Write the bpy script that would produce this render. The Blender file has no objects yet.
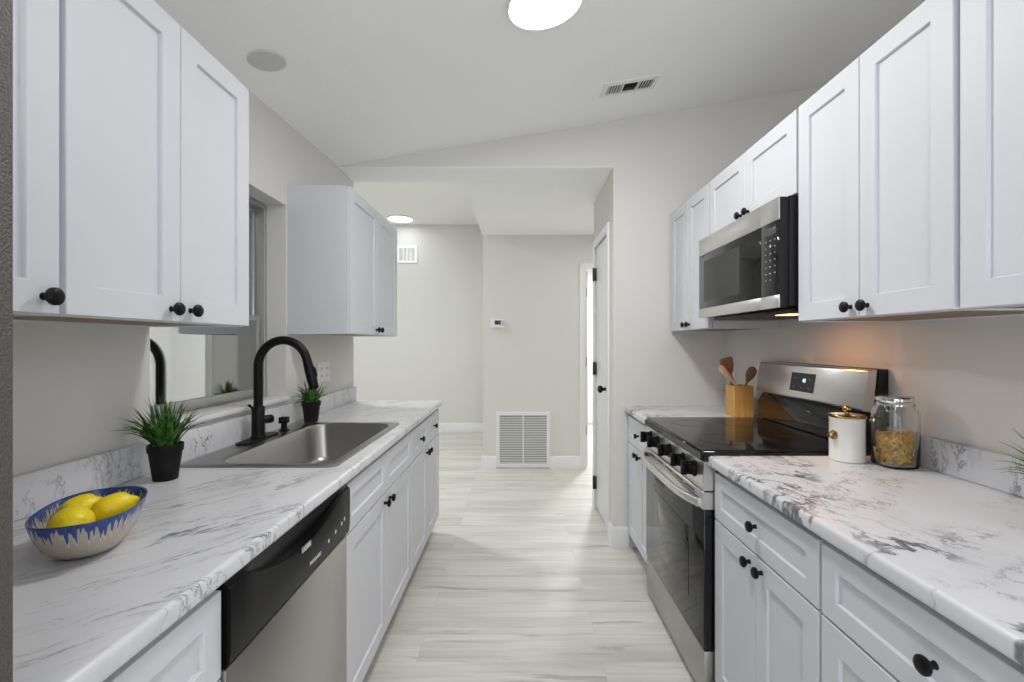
import bpy, bmesh, math, random
from mathutils import Vector, Matrix

# ------------------------------------------------------------------ camera, sky, exposure
SC = bpy.context.scene
COL = SC.collection
FPX = 465.0                         # focal length in pixels of the 1024 x 682 frame
CAM_H = 1.32
cam_d = bpy.data.cameras.new('camera')
cam_d.sensor_width = 36.0
cam_d.lens = FPX / 1024 * 36.0
cam_d.shift_x = (512 - 518) / 1024
cam_d.shift_y = (343 - 341) / 1024
cam_d.clip_start = 0.02
cam = bpy.data.objects.new('camera', cam_d)
cam.location = (0, 0, CAM_H)
cam.rotation_euler = (math.pi / 2, 0, 0)
COL.objects.link(cam)
SC.camera = cam

world = bpy.data.worlds.new('world')
SC.world = world
world.use_nodes = True
world.node_tree.nodes['Background'].inputs[0].default_value = (0.95, 0.97, 1.0, 1)
world.node_tree.nodes['Background'].inputs[1].default_value = 2.05

SC.view_settings.view_transform = 'Standard'
SC.view_settings.look = 'None'
SC.view_settings.gamma = 1.0
SC.view_settings.use_curve_mapping = False
SC.view_settings.exposure = 0.0
SC.cycles.diffuse_bounces = 8
SC.cycles.max_bounces = 14

LAMP_MAIN = 106.0
LAMP_REAR = 30.0
LAMP_DINING = 11.0
FILL_DINING = 210.0
FILL_HALL = 24.0
LAMP_BED = 260.0
HOOD_W = 0.8

random.seed(7)

# ------------------------------------------------------------------ materials
def new_mat(name):
    m = bpy.data.materials.new(name)
    m.use_nodes = True
    nt = m.node_tree
    return m, nt, nt.nodes['Principled BSDF']

def N(nt, kind, **kw):
    n = nt.nodes.new(kind)
    for k, v in kw.items():
        if k.startswith('i_'):
            key = k[2:]
            n.inputs[int(key) if key.isdigit() else key].default_value = v
        else:
            setattr(n, k, v)
    return n

def L(nt, a, b): nt.links.new(a, b)

def simple(name, col, rough=0.5, metal=0.0, spec=0.5, coat=0.0, bump=None, **kw):
    m, nt, p = new_mat(name)
    p.inputs['Base Color'].default_value = (*col, 1)
    p.inputs['Roughness'].default_value = rough
    p.inputs['Metallic'].default_value = metal
    p.inputs['Specular IOR Level'].default_value = spec
    p.inputs['Coat Weight'].default_value = coat
    if bump:
        tc = N(nt, 'ShaderNodeTexCoord')
        nz = N(nt, 'ShaderNodeTexNoise', i_Scale=bump[0], i_Detail=3.0)
        b = N(nt, 'ShaderNodeBump', i_Strength=bump[1], i_Distance=0.004)
        L(nt, tc.outputs['Object'], nz.inputs['Vector'])
        L(nt, nz.outputs['Fac'], b.inputs['Height'])
        L(nt, b.outputs['Normal'], p.inputs['Normal'])
    return m

def emit(name, col, strength):
    m, nt, p = new_mat(name)
    p.inputs['Base Color'].default_value = (0.9, 0.9, 0.9, 1)
    p.inputs['Emission Color'].default_value = (*col, 1)
    p.inputs['Emission Strength'].default_value = strength
    return m

def math_node(nt, op, a, b=None, clamp=False):
    n = N(nt, 'ShaderNodeMath', operation=op, use_clamp=clamp)
    for i, v in enumerate((a, b)):
        if v is None: continue
        if isinstance(v, (int, float)): n.inputs[i].default_value = v
        else: L(nt, v, n.inputs[i])
    return n.outputs[0]

def maprange(nt, v, a, b, c, d):
    n = N(nt, 'ShaderNodeMapRange', clamp=True)
    n.interpolation_type = 'SMOOTHSTEP'
    for i, x in enumerate((a, b, c, d)): n.inputs[i + 1].default_value = x
    L(nt, v, n.inputs[0])
    return n.outputs[0]

def mixcol(nt, fac, a, b):
    n = N(nt, 'ShaderNodeMix', data_type='RGBA')
    ins = [n.inputs[0], n.inputs[6], n.inputs[7]]
    for s, v in zip(ins, (fac, a, b)):
        if isinstance(v, (int, float)): s.default_value = v
        elif isinstance(v, tuple): s.default_value = (*v, 1)
        else: L(nt, v, s)
    return n.outputs[2]

def marble(name, angle, streak, seed, dark=1.0, band=0.5, wid=.022):
    """white laminate with grey veins; streak = (along, across) noise scales"""
    m, nt, p = new_mat(name)
    tc = N(nt, 'ShaderNodeTexCoord')
    rot = N(nt, 'ShaderNodeMapping'); rot.inputs['Rotation'].default_value = (0, 0, -angle)
    rot.inputs['Location'].default_value = (seed, seed * .37, seed * .11)
    L(nt, tc.outputs['Object'], rot.inputs['Vector'])
    # wobble
    wob = N(nt, 'ShaderNodeTexNoise', i_Scale=5.0, i_Detail=4.0)
    L(nt, rot.outputs[0], wob.inputs['Vector'])
    sub = N(nt, 'ShaderNodeVectorMath', operation='SUBTRACT'); sub.inputs[1].default_value = (.5, .5, .5)
    L(nt, wob.outputs['Color'], sub.inputs[0])
    scl = N(nt, 'ShaderNodeVectorMath', operation='SCALE'); scl.inputs['Scale'].default_value = 0.10
    L(nt, sub.outputs[0], scl.inputs[0])
    add = N(nt, 'ShaderNodeVectorMath', operation='ADD')
    L(nt, rot.outputs[0], add.inputs[0]); L(nt, scl.outputs[0], add.inputs[1])
    def stretched(sx, sy, detail, rough=.6):
        mp = N(nt, 'ShaderNodeMapping'); mp.inputs['Scale'].default_value = (sx, sy, sy * .22)
        L(nt, add.outputs[0], mp.inputs['Vector'])
        nz = N(nt, 'ShaderNodeTexNoise', i_Scale=1.0, i_Detail=detail, i_Roughness=rough)
        L(nt, mp.outputs[0], nz.inputs['Vector'])
        return nz.outputs['Fac']
    a, c = streak
    def ridge(fac, w):
        d = math_node(nt, 'ABSOLUTE', math_node(nt, 'SUBTRACT', fac, 0.5))
        return maprange(nt, d, 0.0, w, 1.0, 0.0)
    v1 = ridge(stretched(a, c, 5.0), wid)
    m1 = maprange(nt, stretched(a * .9, c * .35, 2.0), band, band + .14, 0.0, 1.0)
    v2 = ridge(stretched(a * 2.1, c * 2.1, 6.0, .7), 0.03)
    m2 = maprange(nt, stretched(a * 1.1 + .3, c * .5, 3.0), band + .02, band + .13, 0.0, 1.0)
    soft = maprange(nt, stretched(a * .6, c * .45, 4.0), 0.52, 0.75, 0.0, 0.34)
    veins = math_node(nt, 'MAXIMUM', math_node(nt, 'MULTIPLY', v1, m1), math_node(nt, 'MULTIPLY', math_node(nt, 'MULTIPLY', v2, m2), .8))
    veins = math_node(nt, 'MULTIPLY', veins, 0.95 * dark)
    base = mixcol(nt, soft, (0.655, 0.66, 0.685), (0.42, 0.43, 0.465))
    col = mixcol(nt, veins, base, (0.11, 0.115, 0.14))
    L(nt, col, p.inputs['Base Color'])
    p.inputs['Roughness'].default_value = 0.28
    return m

def steel(name, val=0.62, rough=0.26, axis=1, dark=False):
    m, nt, p = new_mat(name)
    tc = N(nt, 'ShaderNodeTexCoord')
    mp = N(nt, 'ShaderNodeMapping')
    s = [420.0, 420.0, 420.0]; s[axis] = 9.0
    mp.inputs['Scale'].default_value = s
    nz = N(nt, 'ShaderNodeTexNoise', i_Scale=1.0, i_Detail=2.0)
    L(nt, tc.outputs['Object'], mp.inputs['Vector']); L(nt, mp.outputs[0], nz.inputs['Vector'])
    r = maprange(nt, nz.outputs['Fac'], .3, .7, rough - .015, rough + .02)
    L(nt, r, p.inputs['Roughness'])
    p.inputs['Base Color'].default_value = (val, val * .985, val * .96, 1)
    p.inputs['Metallic'].default_value = 1.0
    return m

def floor_mat():
    m, nt, p = new_mat('grey_oak_plank_floor')
    tc = N(nt, 'ShaderNodeTexCoord')
    mp = N(nt, 'ShaderNodeMapping'); mp.inputs['Location'].default_value = (0.42, 0.055, 0)
    L(nt, tc.outputs['Object'], mp.inputs['Vector'])
    br = N(nt, 'ShaderNodeTexBrick', offset=0.37, offset_frequency=2)
    br.inputs['Color1'].default_value = (0, 0, 0, 1); br.inputs['Color2'].default_value = (1, 1, 1, 1)
    br.inputs['Mortar'].default_value = (.5, .5, .5, 1)
    br.inputs['Scale'].default_value = 1.0
    br.inputs['Mortar Size'].default_value = 0.0009
    br.inputs['Mortar Smooth'].default_value = 0.3
    br.inputs['Bias'].default_value = 0.0
    br.inputs['Brick Width'].default_value = 1.22
    br.inputs['Row Height'].default_value = 0.18
    L(nt, mp.outputs[0], br.inputs['Vector'])
    # per-plank offset of the grain
    off = N(nt, 'ShaderNodeVectorMath', operation='SCALE'); off.inputs['Scale'].default_value = 17.0
    L(nt, br.outputs['Color'], off.inputs[0])
    add = N(nt, 'ShaderNodeVectorMath', operation='ADD')
    L(nt, mp.outputs[0], add.inputs[0]); L(nt, off.outputs[0], add.inputs[1])
    def st(sx, sy, detail, rough=.6, dist=0.0):
        q = N(nt, 'ShaderNodeMapping'); q.inputs['Scale'].default_value = (sx, sy, 1)
        L(nt, add.outputs[0], q.inputs['Vector'])
        nz = N(nt, 'ShaderNodeTexNoise', i_Scale=1.0, i_Detail=detail, i_Roughness=rough, i_Distortion=dist)
        L(nt, q.outputs[0], nz.inputs['Vector'])
        return nz.outputs['Fac']
    fine = maprange(nt, st(2.5, 60.0, 4.0), .3, .75, 0.0, 1.0)
    broad = maprange(nt, st(.9, 7.0, 3.0), .35, .7, 0.0, 1.0)
    knots = maprange(nt, st(1.9, 15.0, 5.0, .64, .6), .575, .72, 0.0, 1.0)
    base = mixcol(nt, broad, (0.745, 0.74, 0.695), (0.56, 0.545, 0.495))
    base = mixcol(nt, math_node(nt, 'MULTIPLY', fine, .42), base, (0.45, 0.435, 0.39))
    tone = mixcol(nt, math_node(nt, 'MULTIPLY', br.outputs['Color'], .28), base, (0.58, 0.55, 0.50))
    col = mixcol(nt, math_node(nt, 'MULTIPLY', knots, .58), tone, (0.22, 0.205, 0.185))
    seam = math_node(nt, 'MULTIPLY', br.outputs['Fac'], .30)
    col = mixcol(nt, seam, col, (0.18, 0.17, 0.155))
    L(nt, col, p.inputs['Base Color'])
    p.inputs['Roughness'].default_value = 0.38
    b = N(nt, 'ShaderNodeBump', i_Strength=.08, i_Distance=.002)
    L(nt, fine, b.inputs['Height']); L(nt, b.outputs['Normal'], p.inputs['Normal'])
    return m

def wood(name, c1, c2, scale=(3, 3, 40), rough=.45):
    m, nt, p = new_mat(name)
    tc = N(nt, 'ShaderNodeTexCoord')
    mp = N(nt, 'ShaderNodeMapping'); mp.inputs['Scale'].default_value = scale
    nz = N(nt, 'ShaderNodeTexNoise', i_Scale=1.0, i_Detail=4.0)
    L(nt, tc.outputs['Object'], mp.inputs['Vector']); L(nt, mp.outputs[0], nz.inputs['Vector'])
    f = maprange(nt, nz.outputs['Fac'], .3, .7, 0., 1.)
    L(nt, mixcol(nt, f, c1, c2), p.inputs['Base Color'])
    p.inputs['Roughness'].default_value = rough
    return m

def bowl_mat(z_rim, depth):
    """cream stoneware with blue glaze running down from the rim in drips"""
    m, nt, p = new_mat('cream_stoneware_with_blue_drip_glaze')
    tc = N(nt, 'ShaderNodeTexCoord')
    sep = N(nt, 'ShaderNodeSeparateXYZ'); L(nt, tc.outputs['Object'], sep.inputs[0])
    flat = N(nt, 'ShaderNodeCombineXYZ')
    L(nt, math_node(nt, 'ARCTAN2', sep.outputs[1], sep.outputs[0]), flat.inputs[0])
    nz = N(nt, 'ShaderNodeTexNoise', i_Scale=20.0, i_Detail=1.5)
    L(nt, flat.outputs[0], nz.inputs['Vector'])
    nz2 = N(nt, 'ShaderNodeTexNoise', i_Scale=3.5, i_Detail=1.0)
    L(nt, flat.outputs[0], nz2.inputs['Vector'])
    down = math_node(nt, 'SUBTRACT', z_rim, sep.outputs[2])
    reach = math_node(nt, 'ADD', maprange(nt, nz.outputs['Fac'], .40, .66, 0.004, .030), maprange(nt, nz2.outputs['Fac'], .35, .65, 0.0, .012))
    d = math_node(nt, 'SUBTRACT', reach, down)
    blue = maprange(nt, d, -.0025, .0025, 0., 1.)
    pale = maprange(nt, d, -.016, .001, 0., .75)
    nz3 = N(nt, 'ShaderNodeTexNoise', i_Scale=40.0, i_Detail=4.0)
    L(nt, tc.outputs['Object'], nz3.inputs['Vector'])
    cream = mixcol(nt, nz3.outputs['Fac'], (0.50, 0.45, 0.37), (0.42, 0.37, 0.29))
    cream = mixcol(nt, math_node(nt, 'MULTIPLY', pale, maprange(nt, nz.outputs['Fac'], .4, .6, 0., 1.)), cream, (0.62, 0.64, 0.68))
    bl = mixcol(nt, nz.outputs['Fac'], (0.008, 0.025, 0.13), (0.05, 0.11, 0.36))
    rim = maprange(nt, down, 0.0005, .003, 1., 0.)
    col = mixcol(nt, blue, cream, bl)
    col = mixcol(nt, math_node(nt, 'MULTIPLY', rim, .6), col, (0.02, 0.03, 0.08))
    L(nt, col, p.inputs['Base Color'])
    p.inputs['Roughness'].default_value = 0.18
    return m

def glass_mat(name, col=(1, 1, 1), rough=0.0, ior=1.45):
    m, nt, p = new_mat(name)
    p.inputs['Base Color'].default_value = (*col, 1)
    p.inputs['Transmission Weight'].default_value = 1.0
    p.inputs['Roughness'].default_value = rough
    p.inputs['IOR'].default_value = ior
    return m

def window_glass(name):
    """double glazing at night: a strong mirror image over a dim view"""
    m, nt, p = new_mat(name)
    nt.nodes.remove(p)
    out = [n for n in nt.nodes if n.type == 'OUTPUT_MATERIAL'][0]
    g = N(nt, 'ShaderNodeBsdfGlossy'); g.inputs['Roughness'].default_value = 0.0
    g.inputs['Color'].default_value = (.95, .97, .97, 1)
    t = N(nt, 'ShaderNodeBsdfTransparent'); t.inputs['Color'].default_value = (.8, .82, .8, 1)
    mx = N(nt, 'ShaderNodeMixShader'); mx.inputs[0].default_value = .34
    L(nt, t.outputs[0], mx.inputs[1]); L(nt, g.outputs[0], mx.inputs[2]); L(nt, mx.outputs[0], out.inputs[0])
    return m

def leaf_mat():
    m, nt, p = new_mat('plastic_grass_blades')
    tc = N(nt, 'ShaderNodeTexCoord')
    nz = N(nt, 'ShaderNodeTexNoise', i_Scale=60.0, i_Detail=1.0)
    L(nt, tc.outputs['Object'], nz.inputs['Vector'])
    L(nt, mixcol(nt, maprange(nt, nz.outputs['Fac'], .35, .65, 0, 1), (0.018, 0.06, 0.012), (0.085, 0.22, 0.03)), p.inputs['Base Color'])
    p.inputs['Roughness'].default_value = .4
    return m

M = dict(
    wall=simple('greige_wall_paint', (0.69, 0.68, 0.655), .7, spec=.2, bump=(140, .12)),
    ceil=simple('white_ceiling_paint', (0.92, 0.92, 0.915), .8, spec=.1, bump=(90, .25)),
    bright=simple('white_room_paint', (0.78, 0.78, 0.78), .7),
    trim=simple('white_trim_paint', (0.78, 0.78, 0.78), .4),
    cab=simple('white_cabinet_paint', (0.615, 0.628, 0.662), .5, spec=.35),
    under=wood('raw_plywood_underside', (0.16, 0.095, 0.035), (0.24, 0.15, 0.065), (4, 40, 4)),
    vback=simple('grey_filter_felt', (0.30, 0.30, 0.29), .8),
    louvre=simple('grille_louvre_enamel', (0.58, 0.58, 0.56), .45),
    toe=simple('toe_kick_shade_grey', (0.12, 0.12, 0.115), .6),  # shade below the base cabinets put into the toe kick colour
    black=simple('matte_black_metal', (0.004, 0.004, 0.0045), .42, spec=.22),
    blackgloss=simple('black_gloss_glass', (0.006, 0.006, 0.007), .05, spec=.38),
    blackplastic=simple('black_plastic', (0.004, 0.004, 0.0045), .3, spec=.12),
    blackside=simple('black_enamel_side', (0.010, 0.010, 0.011), .35, spec=.3),
    steel=steel('brushed_stainless', .70, .30, 1),
    steelz=steel('brushed_stainless_panel', .44, .36, 1),
    sinksteel=steel('satin_sink_steel', .36, .30, 0),
    chrome=simple('polished_metal', (0.75, 0.75, 0.76), .15, 1.0),
    fridge=simple('stippled_grey_enamel', (0.085, 0.08, 0.075), .45, bump=(420, .8)),
    marble_l=marble('marble_laminate_streaked', math.radians(52), (2.6, 26.0), 3.1, 1.0, .49),
    marble_r=marble('marble_laminate_clustered', math.radians(112), (5.0, 8.0), 8.3, 1.1, .47, .034),
    floor=floor_mat(),
    wglass=window_glass('window_double_glazing'),
    alu=simple('window_aluminium', (0.46, 0.46, 0.45), .35, .6),
    sill=simple('white_sill', (0.78, 0.78, 0.78), .25),
    night=simple('night_box_dark', (0.05, 0.045, 0.04), .8),  # near-black stands in for the night outside the window
    plate=simple('white_plastic_plate', (0.78, 0.78, 0.78), .3),
    dark=simple('dark_void', (0.02, 0.02, 0.02), .8),
    leaf=leaf_mat(),
    pot=simple('black_plant_pot', (0.008, 0.008, 0.009), .55, spec=.2, bump=(120, .2)),
    soil=simple('dark_moss', (0.02, 0.03, 0.012), .9, bump=(200, .8)),
    lemon=simple('lemon_skin', (0.90, 0.70, 0.004), .36, bump=(170, .35)),
    cream=simple('cream_enamel', (0.72, 0.71, 0.67), .25),
    brass=simple('antique_brass', (0.42, 0.30, 0.11), .22, 1.0),
    glass=glass_mat('clear_jar_glass', (.98, 1, .99)),
    pasta=wood('dry_pasta', (0.85, 0.55, 0.075), (0.50, 0.24, 0.03), (110, 110, 110), .45),  # browner second tone puts shade between the curls into the colour
    bamboo=wood('bamboo_block', (0.62, 0.36, 0.10), (0.50, 0.26, 0.06), (40, 40, 3)),
    spoonwood=wood('olive_wood', (0.30, 0.16, 0.06), (0.20, 0.10, 0.035), (30, 30, 4)),
    redsil=simple('red_silicone', (0.42, 0.06, 0.025), .4),
    palewood=wood('pale_beech', (0.66, 0.52, 0.36), (0.58, 0.44, 0.29), (30, 30, 4)),
    hinge=simple('black_hinge', (0.012, 0.012, 0.012), .4),
    lamp_main=emit('lamp_diffuser', (1.0, 0.985, 0.96), LAMP_MAIN),
    lamp_rear=emit('lamp_diffuser_rear', (1.0, 0.985, 0.96), LAMP_REAR),
    lamp_din=emit('lamp_diffuser_dining', (0.95, 0.98, 1.0), LAMP_DINING),
    fill_dining=emit('fill_disc_dining', (0.93, 0.97, 1.0), FILL_DINING),
    fill_hall=emit('fill_disc_hall', (0.95, 0.98, 1.0), FILL_HALL),
    lamp_bed=emit('lamp_diffuser_bedroom', (1.0, 0.99, 0.98), LAMP_BED),
    hoodlens=emit('hood_lamp_lens', (1.0, 0.55, 0.22), 2.5),
    digits=emit('clock_digits', (0.55, 0.75, 1.0), 2.0),
    print=simple('white_print', (0.65, 0.65, 0.66), .5),
    keyprint=simple('grey_key_print', (0.30, 0.30, 0.31), .4),
    screen=simple('lcd_screen', (0.03, 0.035, 0.035), .2),
)

# ------------------------------------------------------------------ mesh helpers
ORG = {}     # world origin of each thing, shared by its parts

class MB:
    def __init__(self): self.bm = bmesh.new()
    def box(self, x0, x1, y0, y1, z0, z1, bev=0.0, seg=2, mi=0):
        t = bmesh.new()
        bmesh.ops.create_cube(t, size=1)
        for v in t.verts:
            v.co = Vector(((x0 + x1) / 2 + v.co.x * abs(x1 - x0), (y0 + y1) / 2 + v.co.y * abs(y1 - y0), (z0 + z1) / 2 + v.co.z * abs(z1 - z0)))
        if bev: bmesh.ops.bevel(t, geom=t.edges[:], offset=bev, segments=seg, affect='EDGES', profile=.5)
        for f in t.faces: f.material_index = mi
        self.merge(t)
        return self
    def merge(self, t, mat=None):
        me = bpy.data.meshes.new('tmp'); t.to_mesh(me); t.free()
        if mat is not None: me.transform(mat)
        self.bm.from_mesh(me); bpy.data.meshes.remove(me)
    def prism(self, pts, axis, a, b, bev=0.0, seg=2):
        """polygon pts (two coordinates each) extruded along axis 0/1/2 from a to b"""
        t = bmesh.new()
        def P(p, w):
            q = list(p); q.insert(axis, w); return q
        v0 = [t.verts.new(P(p, a)) for p in pts]; v1 = [t.verts.new(P(p, b)) for p in pts]
        n = len(pts)
        t.faces.new(v0); t.faces.new(v1[::-1])
        for i in range(n): t.faces.new((v0[i], v1[i], v1[(i + 1) % n], v0[(i + 1) % n]))
        bmesh.ops.recalc_face_normals(t, faces=t.faces[:])
        if bev: bmesh.ops.bevel(t, geom=t.edges[:], offset=bev, segments=seg, affect='EDGES', profile=.5)
        self.merge(t)
        return self
    def lathe(self, prof, centre, axis=(0, 0, 1), n=32, sq=None, cap=True):
        """prof: (along, radius) pairs; sq: exponent of a super-ellipse section"""
        t = bmesh.new()
        ax = Vector(axis).normalized()
        q = Vector((0, 0, 1)).rotation_difference(ax)
        rings = []
        for a, r in prof:
            if r < 1e-6:
                rings.append([t.verts.new(Vector(centre) + q @ Vector((0, 0, a)))]); continue
            ring = []
            for k in range(n):
                th = 2 * math.pi * k / n
                c, s = math.cos(th), math.sin(th)
                rr = r
                if sq: rr = r / (abs(c) ** sq + abs(s) ** sq) ** (1 / sq)
                ring.append(t.verts.new(Vector(centre) + q @ Vector((rr * c, rr * s, a))))
            rings.append(ring)
        for A, B in zip(rings, rings[1:]):
            for k in range(n):
                j = (k + 1) % n
                if len(A) == 1 and len(B) == 1: continue
                if len(A) == 1: t.faces.new((A[0], B[k], B[j]))
                elif len(B) == 1: t.faces.new((A[k], A[j], B[0]))
                else: t.faces.new((A[k], A[j], B[j], B[k]))
        if cap:
            for R in (rings[0], rings[-1]):
                if len(R) > 2: t.faces.new(R)
        bmesh.ops.recalc_face_normals(t, faces=t.faces[:])
        self.merge(t)
        return self
    def tube(self, pts, rad, n=16, flat=None, up=(0, 0, 1)):
        """swept section; rad number or list; flat=(a,b) multiplies the two section axes"""
        t = bmesh.new()
        pts = [Vector(p) for p in pts]
        if not hasattr(rad, '__len__'): rad = [rad] * len(pts)
        fa, fb = flat or (1, 1)
        T0 = (pts[1] - pts[0]).normalized()
        u = Vector(up); u = (u - T0 * u.dot(T0))
        if u.length < 1e-4: u = Vector((1, 0, 0)) - T0 * T0.x
        u.normalize()
        rings = []
        for i, p in enumerate(pts):
            T = (pts[min(i + 1, len(pts) - 1)] - pts[max(i - 1, 0)]).normalized()
            u = (u - T * u.dot(T)).normalized()
            w = T.cross(u)
            rings.append([t.verts.new(p + (u * math.cos(2 * math.pi * k / n) * fa + w * math.sin(2 * math.pi * k / n) * fb) * rad[i]) for k in range(n)])
        for A, B in zip(rings, rings[1:]):
            for k in range(n):
                j = (k + 1) % n
                t.faces.new((A[k], A[j], B[j], B[k]))
        t.faces.new(rings[0]); t.faces.new(rings[-1])
        bmesh.ops.recalc_face_normals(t, faces=t.faces[:])
        self.merge(t)
        return self
    def build(self, name, mat, parent=None, smooth=40, xf=None):
        me = bpy.data.meshes.new(name)
        self.bm.to_mesh(me); self.bm.free()
        if xf is not None: me.transform(xf)
        if parent is not None:
            o = ORG[parent.name]
            me.transform(Matrix.Translation(-Vector(o)))
        for m in (mat if isinstance(mat, (list, tuple)) else [mat]): me.materials.append(m)
        if smooth:
            me.polygons.foreach_set('use_smooth', [True] * len(me.polygons))
            me.set_sharp_from_angle(angle=math.radians(smooth))
        ob = bpy.data.objects.new(name, me)
        COL.objects.link(ob)
        if parent is not None:
            ob.parent = parent
            ORG[ob.name] = ORG[parent.name]
        else:
            ORG[ob.name] = (0, 0, 0)
        return ob

def thing(name, label, cat, loc, group=None):
    o = bpy.data.objects.new(name, None)
    o.location = loc; o.empty_display_size = .1
    COL.objects.link(o)
    ORG[o.name] = tuple(loc)
    return tag(o, label, cat, group)

def tag(o, label, cat, group=None, kind=None):
    o['label'] = label; o['category'] = cat
    if group: o['group'] = group
    if kind: o['kind'] = kind
    return o

def recentre(ob, loc):
    """a one-mesh thing gets its origin at its base"""
    ob.data.transform(Matrix.Translation(-Vector(loc))); ob.location = loc
    ORG[ob.name] = tuple(loc)
    return ob

def struct(ob):
    ob['kind'] = 'structure'
    return ob

def struct_empty(name, loc):
    o = bpy.data.objects.new(name, None); o.location = loc; o['kind'] = 'structure'
    COL.objects.link(o); ORG[o.name] = tuple(loc)
    return o

def lettering(name, body, size, mat, parent, centre, right, up, extrude=.0004):
    cu = bpy.data.curves.new('lettering', 'FONT')
    cu.body = body; cu.size = size; cu.align_x = 'CENTER'; cu.align_y = 'CENTER'; cu.extrude = extrude
    to = bpy.data.objects.new('lettering_tmp', cu); COL.objects.link(to)
    dg = bpy.context.evaluated_depsgraph_get()
    me = bpy.data.meshes.new_from_object(to.evaluated_get(dg))
    bpy.data.objects.remove(to); bpy.data.curves.remove(cu)
    r = Vector(right).normalized(); u = Vector(up).normalized(); nrm = r.cross(u)
    mx = Matrix(((r.x, u.x, nrm.x, centre[0]), (r.y, u.y, nrm.y, centre[1]), (r.z, u.z, nrm.z, centre[2]), (0, 0, 0, 1)))
    me.transform(mx)
    b = MB(); b.bm.from_mesh(me); bpy.data.meshes.remove(me)
    return b.build(name, mat, parent, smooth=0)

# ------------------------------------------------------------------ measures (metres)
XL, XR = -1.16, 1.34            # kitchen side walls
YF = 3.0                        # wall at the end of the kitchen
YLEND = 3.28                    # end of the sink-side wall
XP = 0.615                      # pantry wall face
CT = 0.914                      # worktop height
XLC, XRC = -0.538, 0.685        # worktop front edges
XLD, XRD = -0.556, 0.705        # base cabinet door faces
XLU, XRU = -0.845, 0.98         # wall cabinet door faces
def zc(x, y): return 2.46 + .165 * (x + 1.16) + .05 * (y - 3.0)

# ------------------------------------------------------------------ room shell
struct(MB().box(-4.4, 4.2, -.6, 9.0, -.1, 0).build('floor', M['floor'], smooth=0))

b = MB()
t = bmesh.new()
c = [(-1.46, -.6), (2.75, -.6), (2.75, 3.06), (-1.46, 3.06)]
lo = [t.verts.new((x, y, zc(x, y))) for x, y in c]; hi = [t.verts.new((x, y, zc(x, y) + .12)) for x, y in c]
t.faces.new(lo); t.faces.new(hi[::-1])
for i in range(4): t.faces.new((lo[i], hi[i], hi[(i + 1) % 4], lo[(i + 1) % 4]))
bmesh.ops.recalc_face_normals(t, faces=t.faces[:])
b.merge(t)
struct(b.build('ceiling', M['ceil'], smooth=0))

# sink-side wall with the window opening
WY0, WY1, WZ0, WZ1 = 1.466, 2.325, 1.035, 2.008
b = MB()
t = bmesh.new()
ys = [-.6, WY0, WY1, YLEND]; zs = [0, WZ0, WZ1, 3.1]
def wall_with_hole(t, x0, x1, ys, zs):
    g = {}
    for xi, x in enumerate((x0, x1)):
        for i, y in enumerate(ys):
            for j, z in enumerate(zs): g[xi, i, j] = t.verts.new((x, y, z))
    n, m = len(ys) - 1, len(zs) - 1
    for i in range(n):
        for j in range(m):
            if (i, j) == (1, 1): continue
            for xi in (0, 1):
                f = (g[xi, i, j], g[xi, i + 1, j], g[xi, i + 1, j + 1], g[xi, i, j + 1])
                t.faces.new(f)
    def strip(a, c_): t.faces.new((g[0, *a], g[0, *c_], g[1, *c_], g[1, *a]))
    for i in range(n): strip((i, 0), (i + 1, 0)); strip((i, m), (i + 1, m))
    for j in range(m): strip((0, j), (0, j + 1)); strip((n, j), (n, j + 1))
    strip((1, 1), (2, 1)); strip((1, 2), (2, 2)); strip((1, 1), (1, 2)); strip((2, 1), (2, 2))
    bmesh.ops.recalc_face_normals(t, faces=t.faces[:])
wall_with_hole(t, XL, XL - .17, ys, zs)
b.merge(t)
struct(b.build('wall_sink_side', M['wall'], smooth=0))
# range-side wall rises to the cabinet tops, a ledge runs back from it
struct(MB().box(XR, XR + .12, -.6, YF + .05, 0, 2.155).build('wall_range_side', M['wall'], smooth=0))
struct(MB().box(XR + .121, 2.62, -.6, YF - .001, 2.06, 2.155).build('trim_ledge', M['wall'], smooth=0))
struct(MB().box(2.62, 2.74, -.6, YF - .001, 0, 3.3).build('wall_beyond_ledge', M['wall'], smooth=0))
# end wall with the header over the passage
b = MB().prism([(-1.40, 2.458), (XP, 2.458), (XP, 0), (2.74, 0), (2.74, 3.3), (-1.40, 3.3)], 1, YF, YF + .10)
struct(b.build('wall_end', M['wall'], smooth=0))
struct(MB().box(-1.159, XP - .001, YF + .0005, YLEND, 2.453, 2.4575).build('ceiling_header', M['ceil'], smooth=0))
# pantry wall with its door opening
DY0, DY1, DZ = 3.157, 3.678, 2.075
b = MB()
b.prism([(YF + .1005, 0), (DY0, 0), (DY0, DZ), (DY1, DZ), (DY1, 0), (3.76, 0), (3.76, 3.2), (YF + .1005, 3.2)], 0, XP, XP + .11)
struct(b.build('wall_pantry', M['wall'], smooth=0))
struct(MB().box(XP + .111, 2.6, 3.66, 3.76, 0, 2.5).build('wall_hall', M['wall'], smooth=0))
struct(MB().box(2.6, 2.7, 3.76, 4.88, 0, 2.5).build('wall_hall_end', M['wall'], smooth=0))
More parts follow.
